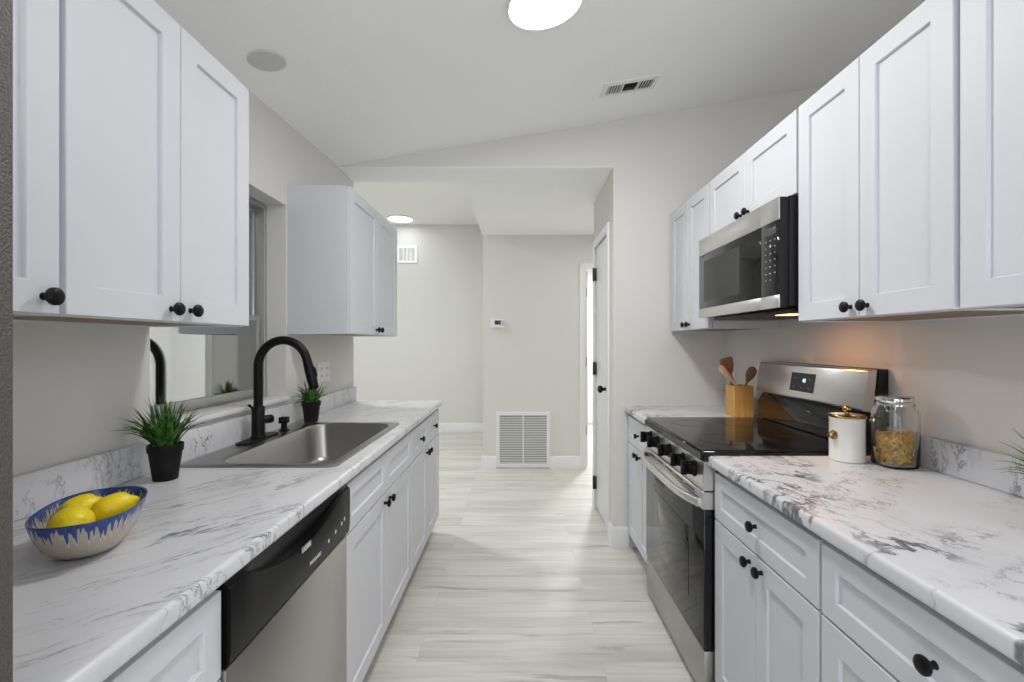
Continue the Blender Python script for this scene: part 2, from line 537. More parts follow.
# wall with thermostat and grille, doorway to a bright room
BX0, BX1, BZ = 0.70, 1.44, 2.105
b = MB().prism([(-.366, 0), (BX0, 0), (BX0, BZ), (BX1, BZ), (BX1, 0), (2.7, 0), (2.7, 3.2), (-.366, 3.2)], 1, 4.88, 4.99)
struct(b.build('wall_thermostat', M['wall'], smooth=0))
struct(MB().box(-.366, -.25, 4.991, 6.9, 0, 3.2).build('wall_dining_side', M['wall'], smooth=0))
struct(MB().box(-4.3, -.25, 6.9, 7.02, 0, 3.2).build('wall_far', M['wall'], smooth=0))
struct(MB().box(-4.42, -4.3, 3.16, 7.02, 0, 3.2).build('wall_dining_end', M['wall'], smooth=0))
struct(MB().box(-4.3, -1.3305, 3.16, YLEND, 0, 3.2).build('wall_dining_front', M['wall'], smooth=0))
struct(MB().box(-4.3, -.376, YLEND + .0005, 6.9, 3.08, 3.2).build('ceiling_dining', M['ceil'], smooth=0))
b = MB().box(-.375, 2.6, YLEND + .0005, 4.879, 2.452, 3.2)
struct(b.build('ceiling_dropped', M['ceil'], smooth=0))
# bright room behind the doorway
struct(MB().box(-.249, -.13, 4.9905, 8.2, 0, 2.6).build('wall_bedroom_near', M['bright'], smooth=0))
struct(MB().box(-.13, 3.2, 7.6, 7.72, 0, 2.6).build('wall_bedroom_far', M['bright'], smooth=0))
struct(MB().box(3.1, 3.2, 4.9905, 7.6, 0, 2.6).build('wall_bedroom_end', M['bright'], smooth=0))
struct(MB().box(-.249, 3.2, 4.9905, 7.72, 2.5, 2.6).build('ceiling_bedroom', M['bright'], smooth=0))
# dark box added outside the window, keeps sky light out of the panes
struct(MB().box(-2.9, -2.8, -.5, 3.159, 0, 2.6).build('wall_night_box', M['night'], smooth=0))
struct(MB().box(-2.8, -1.331, -.5, -.4, 0, 2.6).build('wall_night_box_end', M['night'], smooth=0))
struct(MB().box(-2.9, -1.331, -.5, 3.159, 2.6, 2.7).build('ceiling_night_box', M['night'], smooth=0))

# baseboards (profile with a stepped top)
def base_y(name, x0, x1, y, s):      # along X on a wall whose face is at y; s = side it stands out
    p = [(y, 0), (y + s * .015, 0), (y + s * .015, .105), (y + s * .010, .118), (y + s * .010, .128), (y + s * .004, .136), (y, .136)]
    return struct(MB().prism(p, 0, x0, x1).build(name, M['trim']))
def base_x(name, y0, y1, x, s):
    p = [(x, 0), (x + s * .015, 0), (x + s * .015, .105), (x + s * .010, .118), (x + s * .010, .128), (x + s * .004, .136), (x, .136)]
    return struct(MB().prism(p, 1, y0, y1).build(name, M['trim']))
base_y('baseboard_far', -4.3, -.367, 6.899, -1)
base_y('baseboard_thermostat_a', -.381, -.228, 4.879, -1)
base_y('baseboard_thermostat_b', .337, .652, 4.879, -1)
base_x('baseboard_dining_side', 4.879, 6.88, -.367, -1)
base_y('baseboard_end', XP - .015, .712, YF - .001, -1)
base_x('baseboard_pantry_a', YF - .001, 3.099, XP - .001, -1)
base_x('baseboard_pantry_b', 3.736, 3.76, XP - .001, -1)
base_y('baseboard_bedroom', -.13, 3.1, 7.599, -1)

# pantry door and its casing
def casing(name, axis, face, s, a0, a1, ztop, w=.058, th=.016):
    pts = [(a0 - w, 0), (a0, 0), (a0, ztop), (a1, ztop), (a1, 0), (a1 + w, 0), (a1 + w, ztop + w), (a0 - w, ztop + w)]
    b = MB()
    b.prism(pts, axis, face, face + s * th, bev=.003)
    return struct(b.build(name, M['trim']))
casing('trim_pantry_door', 0, XP - .0005, -1, DY0 + .004, DY1 - .004, DZ - .004)
d1 = struct_empty('door_1', (XP + .02, DY1, 0))
MB().box(XP + .004, XP + .039, DY0 + .006, DY1 - .006, .035, DZ - .008, bev=.002).build('slab', M['trim'], d1)
for z in (.22, 1.12, 1.86):
    b = MB()
    b.box(XP - .0175, XP + .003, DY1 - .022, DY1 + .006, z - .048, z + .048, bev=.001)
    b.lathe([(0, .006), (.104, .006)], (XP - .020, DY1 - .006, z - .052), n=12)
    b.build('hinge', M['hinge'], d1)
b = MB().lathe([(0, .029), (.006, .029), (.008, .012), (.030, .011), (.036, .021), (.048, .027), (.060, .024), (.066, .012), (.067, 0)], (XP + .0035, DY0 + .065, 1.0), axis=(-1, 0, 0), n=24)
b.build('knob', M['black'], d1)
# doorway casing and open door of the bright room
casing('trim_bedroom_door', 1, 4.8795, -1, BX0 + .012, BX1 - .012, BZ - .012, w=.066)
d2 = struct_empty('door_2', (BX0, 4.99, 0))
MB().box(BX0 + .0005, BX0 + .011, 4.88, 4.99, 0, BZ - .001, bev=.001).build('jamb', M['trim'], d2)
MB().box(BX0 + .0125, BX0 + .049, 4.995, 5.70, .012, BZ - .02, bev=.002).build('slab', M['trim'], d2)
for z in (.385, 1.12, 1.865):
    MB().box(BX0 + .016, BX0 + .036, 4.9915, 4.9948, z - .05, z + .05).build('hinge', M['hinge'], d2)
# double doors in the bright room
d3 = struct_empty('door_3', (1.5, 7.58, 0))
for k, (xa, xb) in enumerate(((1.0, 1.6), (1.604, 2.2))):
    s_ = MB().box(xa, xb, 7.555, 7.595, .01, 2.05, bev=.002).build('slab', M['trim'], d3)
    kx = xb - .06 if k == 0 else xa + .06
    MB().lathe([(0, .012), (.03, .012), (.04, .026), (.06, .022), (.064, 0)], (kx, 7.555, 1.0), axis=(0, -1, 0), n=16).build('knob', M['black'], s_)

# window
w1 = struct_empty('window_1', (XL - .11, (WY0 + WY1) / 2, WZ0))
def ring_x(b, x0, x1, y0, y1, z0, z1, w, wb=None):
    """rectangular frame in a plane of constant x as one connected mesh"""
    wb = wb or w
    t = bmesh.new()
    rows = []
    for x in (x0, x1):
        o_ = [t.verts.new((x, y, z)) for y, z in ((y0, z0), (y1, z0), (y1, z1), (y0, z1))]
        i_ = [t.verts.new((x, y, z)) for y, z in ((y0 + w, z0 + wb), (y1 - w, z0 + wb), (y1 - w, z1 - w), (y0 + w, z1 - w))]
        rows.append((o_, i_))
        for k in range(4): t.faces.new((o_[k], o_[(k + 1) % 4], i_[(k + 1) % 4], i_[k]))
    for q in (0, 1):
        for k in range(4): t.faces.new((rows[0][q][k], rows[0][q][(k + 1) % 4], rows[1][q][(k + 1) % 4], rows[1][q][k]))
    bmesh.ops.recalc_face_normals(t, faces=t.faces[:])
    bmesh.ops.bevel(t, geom=t.edges[:], offset=.002, segments=1, affect='EDGES')
    b.merge(t)
    return b
ring_x(MB(), XL - .165, XL - .095, WY0 + .001, WY1 - .001, WZ0 + .001, WZ1 - .001, .022).build('window_frame', M['alu'], w1)
ym0, ym1 = WY0 + .024, WY1 - .024
us = ring_x(MB(), XL - .155, XL - .135, ym0, ym1, 1.425, WZ1 - .024, .026).build('upper_sash', M['alu'], w1)
MB().box(XL - .147, XL - .143, ym0 + .026, ym1 - .026, 1.451, WZ1 - .050).build('pane', M['wglass'], us, smooth=0)
ls = ring_x(MB(), XL - .133, XL - .110, ym0, ym1, WZ0 + .024, 1.455, .028, .040).build('lower_sash', M['alu'], w1)
MB().box(XL - .124, XL - .120, ym0 + .028, ym1 - .028, WZ0 + .064, 1.427).build('pane', M['wglass'], ls, smooth=0)
MB().box(XL - .094, XL + .026, WY0 + .002, WY1 - .002, WZ0 + .0005, WZ0 + .021, bev=.004).build('window_sill', M['sill'], w1)

# ------------------------------------------------------------------ cabinets
def shaker(y0, y1, z0, z1, xback, s, fw=.058, th=.019, rec=.0085):
    """door or drawer front with a recessed flat panel; s = +1 faces +X"""
    b = MB(); t = b.bm
    X = lambda d: xback + s * d
    def ring(i, d, j=None):
        j = i if j is None else j
        return [t.verts.new((X(d), y, z)) for y, z in ((y0 + i, z0 + j), (y1 - i, z0 + j), (y1 - i, z1 - j), (y0 + i, z1 - j))]
    e = .0016
    R = [ring(0, 0), ring(0, th - e), ring(e, th), ring(fw, th), ring(fw + .0012, th - .0012), ring(fw + .0024, th - rec)]
    for A, B in zip(R, R[1:]):
        for k in range(4): t.faces.new((A[k], A[(k + 1) % 4], B[(k + 1) % 4], B[k]))
    t.faces.new(R[0]); t.faces.new(R[-1])
    bmesh.ops.recalc_face_normals(t, faces=t.faces[:])
    return b

KNOB = [(0, .0075), (.003, .0062), (.013, .0060), (.0155, .0135), (.019, .0162), (.024, .0160), (.0272, .0130), (.0285, .007), (.0288, 0)]
def knob(parent, x, y, z, s):
    return MB().lathe(KNOB, (x, y, z), axis=(s, 0, 0), n=24).build('knob', M['black'], parent)

def wall_cabinet(label, s, xwall, xface, y0, y1, z0, z1, doors, group):
    """doors: (y0, y1, z0, z1, knob_y or None)"""
    c_ = thing('wall_cabinet', label, 'cabinet', (xwall, (y0 + y1) / 2, z0), group)
    xb = xface - s * .0205
    b = MB(); t = bmesh.new()
    bmesh.ops.create_cube(t, size=1)
    x0, x1 = sorted((xwall + s * .001, xb))
    for v in t.verts: v.co = Vector(((x0 + x1) / 2 + v.co.x * (x1 - x0), (y0 + y1) / 2 + v.co.y * (y1 - y0), (z0 + z1) / 2 + v.co.z * (z1 - z0)))
    bf = [f for f in t.faces if f.normal.z < -.9]
    bmesh.ops.inset_individual(t, faces=bf, thickness=.009, depth=-.004)
    bf[0].material_index = 1
    b.merge(t)
    b.build('carcass', [M['cab'], M['under']], c_, smooth=30)
    for (a, e, zz0, zz1, ky) in doors:
        d = shaker(a, e, zz0, zz1, xface - s * .019, s).build('door', M['cab'], c_, smooth=0)
        if ky is not None: knob(d, xface - s * .0005, ky, zz0 + .030, s)
    return c_

def base_cabinet(label, s, xwall, xface, y0, y1, fronts, group, back_off=.02, open_top=False):
    """fronts: (kind, y0, y1, z0, z1, (knob_y, knob_z) or None)"""
    c_ = thing('base_cabinet', label, 'cabinet', (xface - s * .05, (y0 + y1) / 2, 0), group)
    xb = xface - s * .0205
    x0, x1 = sorted((xwall + s * back_off, xb))
    b = MB().box(x0, x1, y0, y1, .10, CT - .0515)
    if open_top:                    # the bowl hangs into it
        b.bm.faces.ensure_lookup_table()
        bmesh.ops.inset_individual(b.bm, faces=[f for f in b.bm.faces if f.normal.z > .9], thickness=.016, depth=-.72)
    b.build('carcass', M['cab'], c_, smooth=0)
    xa, xc = sorted((xface - s * (.064 if open_top else .075), xface - s * .050))
    MB().box(xa, xc, y0 + .001, y1 - .001, CT - .0512, CT - .0383).build('shade_gap_rail', M['dark'], c_, smooth=0)  # near-black rail paints the shade in the gap under the worktop
    x0, x1 = sorted((xwall + s * back_off, xface - s * .085))
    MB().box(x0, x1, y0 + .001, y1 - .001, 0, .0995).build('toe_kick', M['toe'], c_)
    for (kind, a, e, z0, z1, kn) in fronts:
        fw = .058 if kind == 'door' else .046
        d = shaker(a, e, z0, z1, xface - s * .019, s, fw).build(kind, M['cab'], c_, smooth=0)
        if kn: knob(d, xface - s * .0005, kn[0], kn[1], s)
    return c_

g = .0015
GW = 'white wall cabinets'
zl0, zl1 = 1.370, 2.119
zr0, zr1 = 1.393, 2.148
def pair(y0, y1, z0, z1, m=.005, ks=.033, kn=True):
    ym = (y0 + y1) / 2
    return [(y0 + m, ym - g, z0 + .003, z1 - .003, ym - ks if kn else None), (ym + g, y1 - m, z0 + .003, z1 - .003, ym + ks if kn else None)]
wall_cabinet('white single-door wall cabinet beside the grey refrigerator', 1, XL, XLU, .41, .864, zl0, zl1,
             [(.416, .858, zl0 + .003, zl1 - .003, .828)], GW)
wall_cabinet('white two-door wall cabinet above the lemon bowl, ending at the window', 1, XL, XLU, .8655, 1.463, zl0, zl1,
             pair(.8675, 1.464, zl0, zl1, .0025), GW)
wall_cabinet('white two-door wall cabinet past the window, with a broad bare side panel', 1, XL, XLU, 2.336, 3.262, zl0 - .005, zl1 - .005,
             pair(2.344, 3.258, zl0 - .005, zl1 - .005), GW)
wall_cabinet('white two-door wall cabinet between the end wall and the microwave', -1, XR, XRU, 2.388, 2.998, zr0, zr1,
             pair(2.388, 2.990, zr0, zr1, .007), GW)
wall_cabinet('short white two-door wall cabinet directly above the microwave', -1, XR, XRU, 1.634, 2.3865, 1.846, zr1,
             pair(1.634, 2.385, 1.846, zr1), GW)
wall_cabinet('tall white two-door wall cabinet hung over the pasta jar and canister', -1, XR, XRU, 1.0405, 1.6325, zr0, zr1,
             pair(1.0425, 1.631, zr0, zr1, .005), GW)
wall_cabinet('tall white wall cabinet over the grass plant on the range-side worktop', -1, XR, XRU, .435, 1.039, zr0, zr1,
             pair(.435, 1.037, zr0, zr1, .005), GW)

GB = 'white base cabinets'
dz0, dz1, oz0, oz1 = .694, .856, .108, .688
ykn = .655
def drw(a, e, knobbed=True): return ('drawer', a, e, dz0, dz1, ((a + e) / 2, (dz0 + dz1) / 2) if knobbed else None)
def dpair(y0, y1, m=.005):
    ym = (y0 + y1) / 2
    return [('door', y0 + m, ym - g, oz0, oz1, (ym - .035, ykn)), ('door', ym + g, y1 - m, oz0, oz1, (ym + .035, ykn))]
base_cabinet('narrow white base cabinet between the dishwasher and the refrigerator', 1, XL, XLD, .42, .876,
             [('drawer', .428, .872, dz0, dz1, (.65, .775)), ('door', .428, .872, oz0, oz1, (.46, ykn))], GB)
base_cabinet('white sink base cabinet with two false drawer fronts over two doors', 1, XL, XLD, 1.507, 2.43,
             [('drawer', 1.512, 1.967, dz0, dz1, None), ('drawer', 1.971, 2.425, dz0, dz1, None)] + dpair(1.507, 2.43), GB, open_top=True)
base_cabinet('white base cabinet with two knobbed drawers, at the open end of the sink run', 1, XL, XLD, 2.4315, 3.278,
             [drw(2.437, 2.853), drw(2.857, 3.272)] + dpair(2.4315, 3.278), GB)
base_cabinet('white base cabinet squeezed between the range and the end wall', -1, XR, XRD, 2.441, 2.998,
             [drw(2.446, 2.99)] + dpair(2.441, 2.995), GB)
base_cabinet('white base cabinet with drawer and two doors, next to the range below the canister', -1, XR, XRD, 1.088, 1.69 - .019,
             [drw(1.094, 1.666)] + dpair(1.088, 1.671), GB)
base_cabinet('white base cabinet with a wide drawer, under the grass plant end of the worktop', -1, XR, XRD, .485, 1.0865,
             [drw(.492, 1.081)] + dpair(.485, 1.0865), GB)

# ------------------------------------------------------------------ worktops
def worktop(name, label, mat, x0, x1, y0, y1, xfront, hole=None, splash_x=None, sp_y=None):
    th = .038
    o = thing(name, label, 'worktop', ((x0 + x1) / 2, (y0 + y1) / 2, CT - th), 'marble laminate worktops')
    t = bmesh.new()
    if hole: xs = [x0, hole[0], hole[1], x1]; yy = [y0, hole[2], hole[3], y1]
    else: xs = [x0, x1]; yy = [y0, y1]
    G = {}
    for k, z in enumerate((CT - th, CT)):
        for i, x in enumerate(xs):
            for j, y in enumerate(yy): G[k, i, j] = t.verts.new((x, y, z))
    n = len(xs) - 1
    for i in range(n):
        for j in range(n):
            if hole and (i, j) == (1, 1): continue
            for k in (0, 1): t.faces.new((G[k, i, j], G[k, i + 1, j], G[k, i + 1, j + 1], G[k, i, j + 1]))
    def strip(a, c_): t.faces.new((G[0, *a], G[0, *c_], G[1, *c_], G[1, *a]))
    for q in range(n): strip((q, 0), (q + 1, 0)); strip((q, n), (q + 1, n)); strip((0, q), (0, q + 1)); strip((n, q), (n, q + 1))
    if hole: strip((1, 1), (2, 1)); strip((1, 2), (2, 2)); strip((1, 1), (1, 2)); strip((2, 1), (2, 2))
    bmesh.ops.recalc_face_normals(t, faces=t.faces[:])
    fe = [e for e in t.edges if all(abs(v.co.x - xfront) < 1e-5 for v in e.verts) and abs(e.verts[0].co.z - e.verts[1].co.z) < 1e-5]
    bmesh.ops.bevel(t, geom=fe, offset=.010, segments=4, affect='EDGES', profile=.5)
    b = MB(); b.merge(t)
    b.build('slab', mat, o, smooth=35)
    if splash_x:
        MB().box(splash_x[0], splash_x[1], *(sp_y or (y0, y1)), CT + .0003, CT + .102, bev=.005, seg=2).build('backsplash', mat, o)
    return o
SX0, SX1, SY0, SY1 = -1.118, -.592, 1.512, 2.345       # sink rim outline
worktop('worktop', 'long streaked marble laminate worktop holding the sink and lemon bowl', M['marble_l'], XL + .001, XLC, .416, 3.285, XLC,
        (SX0 + .012, SX1 - .012, SY0 + .012, SY1 - .012), (XL + .001, XL + .021))
worktop('worktop', 'grey-veined marble laminate worktop under the pasta jar and canister', M['marble_r'], XRC, XR - .001, .46, 1.672, XRC, None, (XR - .021, XR - .001))
worktop('worktop', 'short marble laminate worktop under the utensil block, behind the range', M['marble_r'], XRC, XR - .001, 2.438, 2.999, XRC, None, (XR - .021, XR - .001))

# ------------------------------------------------------------------ dishwasher
dw = thing('dishwasher', 'stainless dishwasher with black control panel beside the sink cabinet', 'dishwasher', (-.6, 1.19, 0))
DWa, DWb = .880, 1.503
MB().box(-1.12, -.590, DWa + .004, DWb - .004, .09, CT - .041).build('tub', M['blackside'], dw)
MB().box(-.589, -.553, DWa, DWb, .115, .700, bev=.004).build('door', M['steelz'], dw)
b = MB()     # control panel: slightly bowed out, with a pocket handle scooped along its top
t = bmesh.new()
prof = []
ny = 40
def scoop(u):
    return max(0.0, 1 - ((u - .5) / .40) ** 2) if abs(u - .5) < .40 else 0.0
rows = []
for k in range(ny + 1):
    u = k / ny; y = DWa + (DWb - DWa) * u
    sc_ = scoop(u)
    bow = .538 - 0.0
    top = .866
    lip = .858 - .055 * sc_
    p = [(-.589, .702), (-.556, .702), (-.546, .712), (-.543, .74), (-.543, lip - .012), (-.546, lip - .004), (-.552 - .020 * sc_, lip), (-.552 - .022 * sc_, top - .006), (-.556 - .02 * sc_, top), (-.589, top)]
    rows.append([t.verts.new((x, y, z)) for x, z in p])
for A, B in zip(rows, rows[1:]):
    n = len(A)
    for q in range(n): t.faces.new((A[q], A[(q + 1) % n], B[(q + 1) % n], B[q]))
t.faces.new(rows[0]); t.faces.new(rows[-1])
bmesh.ops.recalc_face_normals(t, faces=t.faces[:])
b.merge(t)
cp = b.build('control_panel', M['blackplastic'], dw, smooth=35)
MB().box(-.5429, -.5400, 1.165, 1.215, .792, .806, bev=.001).build('latch', M['steel'], cp)
lettering('logo', 'FRIGIDAIRE', .0135, M['print'], cp, (-.5426, 1.247, .742), (0, 1, 0), (0, 0, 1))
for k, y in enumerate((1.335, 1.385, 1.432, 1.455)):
    b = MB().lathe([(0, .006), (.0005, .0045)], (-.5428, y, .752 + .006 * k), axis=(1, 0, 0), n=16)
    b.build('button', M['print'], cp)
MB().box(-1.10, -.612, DWa + .006, DWb - .006, 0, .088).build('toe_panel', M['blackside'], dw)

# ------------------------------------------------------------------ sink, faucet, soap dispenser
sk = thing('kitchen_sink', 'stainless drop-in single-bowl sink set in the streaked worktop', 'sink', (-.85, 1.93, .74))
def rrect(x0, x1, y0, y1, r, z, n=6):
    pts = []
    for cx, cy, a0 in ((x1 - r, y1 - r, 0), (x0 + r, y1 - r, 90), (x0 + r, y0 + r, 180), (x1 - r, y0 + r, 270)):
        for k in range(n + 1):
            a = math.radians(a0 + 90 * k / n)
            pts.append((cx + r * math.cos(a), cy + r * math.sin(a), z))
    return pts
bx0, bx1, by0, by1 = -1.006, -.628, 1.555, 2.302
secs = [rrect(SX0, SX1, SY0, SY1, .03, CT + .0006), rrect(SX0, SX1, SY0, SY1, .03, CT + .004), rrect(SX0 + .006, SX1 - .006, SY0 + .006, SY1 - .006, .026, CT + .0075),
        rrect(bx0 - .014, bx1 + .014, by0 - .014, by1 + .014, .075, CT + .0065), rrect(bx0 - .004, bx1 + .004, by0 - .004, by1 + .004, .072, CT + .004),
        rrect(bx0, bx1, by0, by1, .07, CT - .006), rrect(bx0 + .01, bx1 - .01, by0 + .01, by1 - .01, .07, CT - .15), rrect(bx0 + .022, bx1 - .022, by0 + .022, by1 - .022, .07, CT - .172),
        rrect(bx0 + .05, bx1 - .05, by0 + .05, by1 - .05, .06, CT - .182), rrect(-.86, -.775, 1.885, 1.97, .042, CT - .186)]
t = bmesh.new()
rr = [[t.verts.new(p) for p in s_] for s_ in secs]
for A, B in zip(rr, rr[1:]):
    n = len(A)
    for k in range(n): t.faces.new((A[k], A[(k + 1) % n], B[(k + 1) % n], B[k]))
t.faces.new(rr[-1])
bmesh.ops.recalc_face_normals(t, faces=t.faces[:])
for f in t.faces: f.normal_flip() if f.normal.z < -.5 else None
b = MB(); b.merge(t)
b.build('basin', M['sinksteel'], sk, smooth=50)
MB().lathe([(0, .040), (.003, .043), (.004, .038), (.002, .02), (.003, 0)], (-.8175, 1.9275, CT - .1855), n=28).build('drain', M['chrome'], sk)

fx, fy = -1.078, 1.93
fz = CT + .0078
fc = thing('kitchen_faucet', 'matte black gooseneck pull-down faucet standing behind the sink bowl', 'faucet', (fx, fy, fz))
b = MB(); t = bmesh.new()
secs = [rrect(fx - .030, fx + .030, fy - .128, fy + .128, .029, fz, 8), rrect(fx - .030, fx + .030, fy - .128, fy + .128, .029, fz + .004, 8), rrect(fx - .027, fx + .027, fy - .125, fy + .125, .026, fz + .007, 8)]
rr = [[t.verts.new(p) for p in s_] for s_ in secs]
for A, B in zip(rr, rr[1:]):
    n = len(A)
    for k in range(n): t.faces.new((A[k], A[(k + 1) % n], B[(k + 1) % n], B[k]))
t.faces.new(rr[0]); t.faces.new(rr[-1])
bmesh.ops.recalc_face_normals(t, faces=t.faces[:]); b.merge(t)
b.build('deck_plate', M['black'], fc)
MB().lathe([(.0072, .029), (.012, .029), (.016, .0255), (.132, .0245), (.135, .022), (.138, .0180)], (fx, fy, fz), n=28).build('faucet_body', M['black'], fc)
# gooseneck: up, over an arc, down to the spray head
pts = [(fx, fy, fz + .13 + .0233 * k) for k in range(0, 7)]
R_ = .098; cz = fz + .15 + .12; dxy = Vector((.97, .12, 0)).normalized()
cc = Vector((fx, fy, cz + .03)) + dxy * R_
for k in range(0, 25):
    a = math.pi - math.radians(166) * k / 24
    p = cc + dxy * (R_ * math.cos(a)) + Vector((0, 0, R_ * 1.12 * math.sin(a)))
    pts.append(tuple(p))
MB().tube(pts, .0178, 18, up=(0, 1, 0)).build('gooseneck', M['black'], fc)
e0 = Vector(pts[-1]); dr = (Vector(pts[-1]) - Vector(pts[-2])).normalized()
dr = (dr + Vector((0, 0, -.15))).normalized()
sh = MB().tube([e0 - dr * .004, e0 + dr * .02, e0 + dr * .045, e0 + dr * .085, e0 + dr * .122, e0 + dr * .126], [.0180, .0190, .0200, .0205, .0190, .0170], 20).build('spray_head', M['black'], fc)
bp = e0 + dr * .035 + Vector((.017, .002, .006))
MB().tube([bp, bp + dr * .012, bp + dr * .036, bp + dr * .044], [.005, .008, .008, .005], 12).build('spray_button', M['blackplastic'], sh)
MB().lathe([(.0, .016), (.016, .0175), (.036, .0180), (.042, .015), (.044, 0)], (fx + .010, fy + .012, fz + .078), axis=(.62, .78, .0), n=20).build('handle', M['black'], fc)
MB().tube([(fx - .006, fy - .020, fz + .118), (fx - .012, fy - .030, fz + .136), (fx - .018, fy - .038, fz + .146)], [.005, .0045, .006], 10).build('lever', M['black'], fc)

sd = thing('soap_dispenser', 'small square-headed black soap dispenser pump beside the faucet', 'soap dispenser', (-1.064, 2.115, fz))
MB().lathe([(0, .022), (.004, .022), (.007, .014), (.034, .0125), (.036, .010)], (-1.064, 2.115, fz), n=20).build('collar', M['black'], sd)
MB().box(-1.082, -1.046, 2.098, 2.132, fz + .034, fz + .062, bev=.003).build('pump_head', M['black'], sd)
MB().tube([(-1.056, 2.100, fz + .052), (-1.050, 2.080, fz + .053), (-1.048, 2.074, fz + .047)], [.007, .006, .005], 10).build('nozzle', M['black'], sd)

# ------------------------------------------------------------------ range
ra = thing('kitchen_range', 'freestanding stainless and black electric range with glass cooktop', 'range', (1.0, 2.055, 0))
RY0, RY1 = 1.6755, 2.4345
MB().box(.715, 1.335, RY0, RY1, .03, .895, bev=.002).build('oven_body', M['blackside'], ra)
# glass cooktop with a thick rolled black rim
b = MB(); t = bmesh.new()
bmesh.ops.create_cube(t, size=1)
for v in t.verts: v.co = Vector((.957 + v.co.x * .592, 2.055 + v.co.y * .759, .9145 + v.co.z * .037))
bmesh.ops.bevel(t, geom=[e for e in t.edges if all(v.co.z > .92 for v in e.verts)] + [e for e in t.edges if abs(e.verts[0].co.z - e.verts[1].co.z) > .01], offset=.010, segments=3, affect='EDGES')
b.merge(t)
ck = b.build('cooktop', M['blackgloss'], ra)
def ring_flat(b, cx, cy, r, w, z):
    b.lathe([(0, r - w), (0.0004, r - w), (0.0004, r), (0, r)], (cx, cy, z), n=56, cap=False)
ringm = simple('burner_print', (0.022, 0.022, 0.023), .08)
for cx, cy, r in ((.83, 1.87, .105), (.83, 2.25, .085), (1.09, 1.87, .08), (1.09, 2.25, .105)):
    b = MB(); ring_flat(b, cx, cy, r, .003, .9331)
    b.build('burner_ring', ringm, ck)
# control strip with knobs
MB().prism([(.715, .786), (.668, .786), (.666, .80), (.672, .891), (.715, .891)], 1, RY0, RY1, bev=.0012, seg=1).build('control_strip', M['steel'], ra)
for y in (1.765, 1.885, 2.055, 2.225, 2.345):
    b = MB().lathe([(0, .031), (.003, .031), (.005, .0265), (.010, .0255), (.028, .0245), (.030, .022)], (.669, y, .846), axis=(-1, 0, .06), n=28)
    kb = b.build('knob', M['blackplastic'], ra)
    MB().box(.618, .6405, y - .007, y + .007, .821, .874, bev=.003).build('grip', M['blackplastic'], kb)
# oven door
od = MB().box(.670, .714, RY0 + .002, RY1 - .002, .212, .716, bev=.004).build('oven_door', M['blackgloss'], ra)
MB().box(.6685, .6700, RY0 + .15, RY1 - .15, .33, .60, bev=.0006).build('oven_window', simple('oven_window_glass', (.012, .012, .012), .03, spec=.45), od)
tr = MB().prism([(.714, .717), (.668, .717), (.664, .726), (.664, .772), (.668, .781), (.714, .781)], 1, RY0 + .002, RY1 - .002, bev=.0015, seg=1).build('oven_door_trim', M['steel'], ra)
for k in range(5):
    ya = RY0 + .075 + k * .125
    MB().box(.6628, .6642, ya, ya + .085, .765, .769).build('vent_slot', M['dark'], tr)
# bowed handle
pts = []
for k in range(33):
    u = k / 32
    y = RY0 + .012 + (RY1 - RY0 - .024) * u
    bow_ = 1 - (2 * u - 1) ** 4
    pts.append((.656 - .036 * bow_, y, .742))
MB().tube(pts, .0145, 14, flat=(1.15, .75)).build('oven_handle', M['steel'], ra)
MB().box(.672, .714, RY0 + .002, RY1 - .002, .034, .206, bev=.006).build('storage_drawer', M['steelz'], ra)
for y in (RY0 + .05, RY1 - .05):
    for x in (.76, 1.27): MB().lathe([(0, .018), (.03, .015)], (x, y, 0), n=14).build('foot', M['blackplastic'], ra)
MB().box(.74, 1.3, RY0 + .004, RY1 - .004, .004, .0295).build('kick_plate', M['blackside'], ra)
# backguard: black riser with a tilted stainless panel
bg = MB().prism([(1.254, .8965), (1.254, 1.02), (1.285, 1.07), (1.300, 1.222), (1.336, 1.226), (1.336, .8965)], 1, RY0, RY1, bev=.002, seg=1).build('backguard', M['blackgloss'], ra)
pa = MB().prism([(1.2835, 1.068), (1.246, 1.072), (1.243, 1.080), (1.264, 1.214), (1.268, 1.221), (1.298, 1.224)], 1, RY0 + .003, RY1 - .003, bev=.002, seg=1).build('control_panel', M['steel'], ra)
# display on the tilted face
fa, fb = Vector((1.243, 0, 1.080)), Vector((1.264, 0, 1.214))
up_ = (fb - fa).normalized(); nr = Vector((-up_.z, 0, up_.x))
def on_panel(y, h, off): return fa + up_ * h + nr * off + Vector((0, y, 0))
b = MB(); t = bmesh.new()
vs = []
for off in (.0002, .0016):
    for y, h in ((1.965, .026), (2.135, .026), (2.135, .108), (1.965, .108)): vs.append(t.verts.new(on_panel(y, h, off)))
t.faces.new(vs[:4]); t.faces.new(vs[4:][::-1])
for k in range(4): t.faces.new((vs[k], vs[4 + k], vs[4 + (k + 1) % 4], vs[(k + 1) % 4]))
bmesh.ops.recalc_face_normals(t, faces=t.faces[:]); b.merge(t)
ds = b.build('display', M['blackgloss'], ra, smooth=0)
lettering('digits', '41', .026, M['digits'], ds, on_panel(2.035, .075, .0021), (0, -1, 0), up_)
for y, h in ((2.105, .085), (2.105, .045), (2.00, .085), (2.00, .045), (2.05, .045)):
    lettering('key_legend', '-', .022, M['print'], ds, on_panel(y, h, .0021), (0, -1, 0), up_)

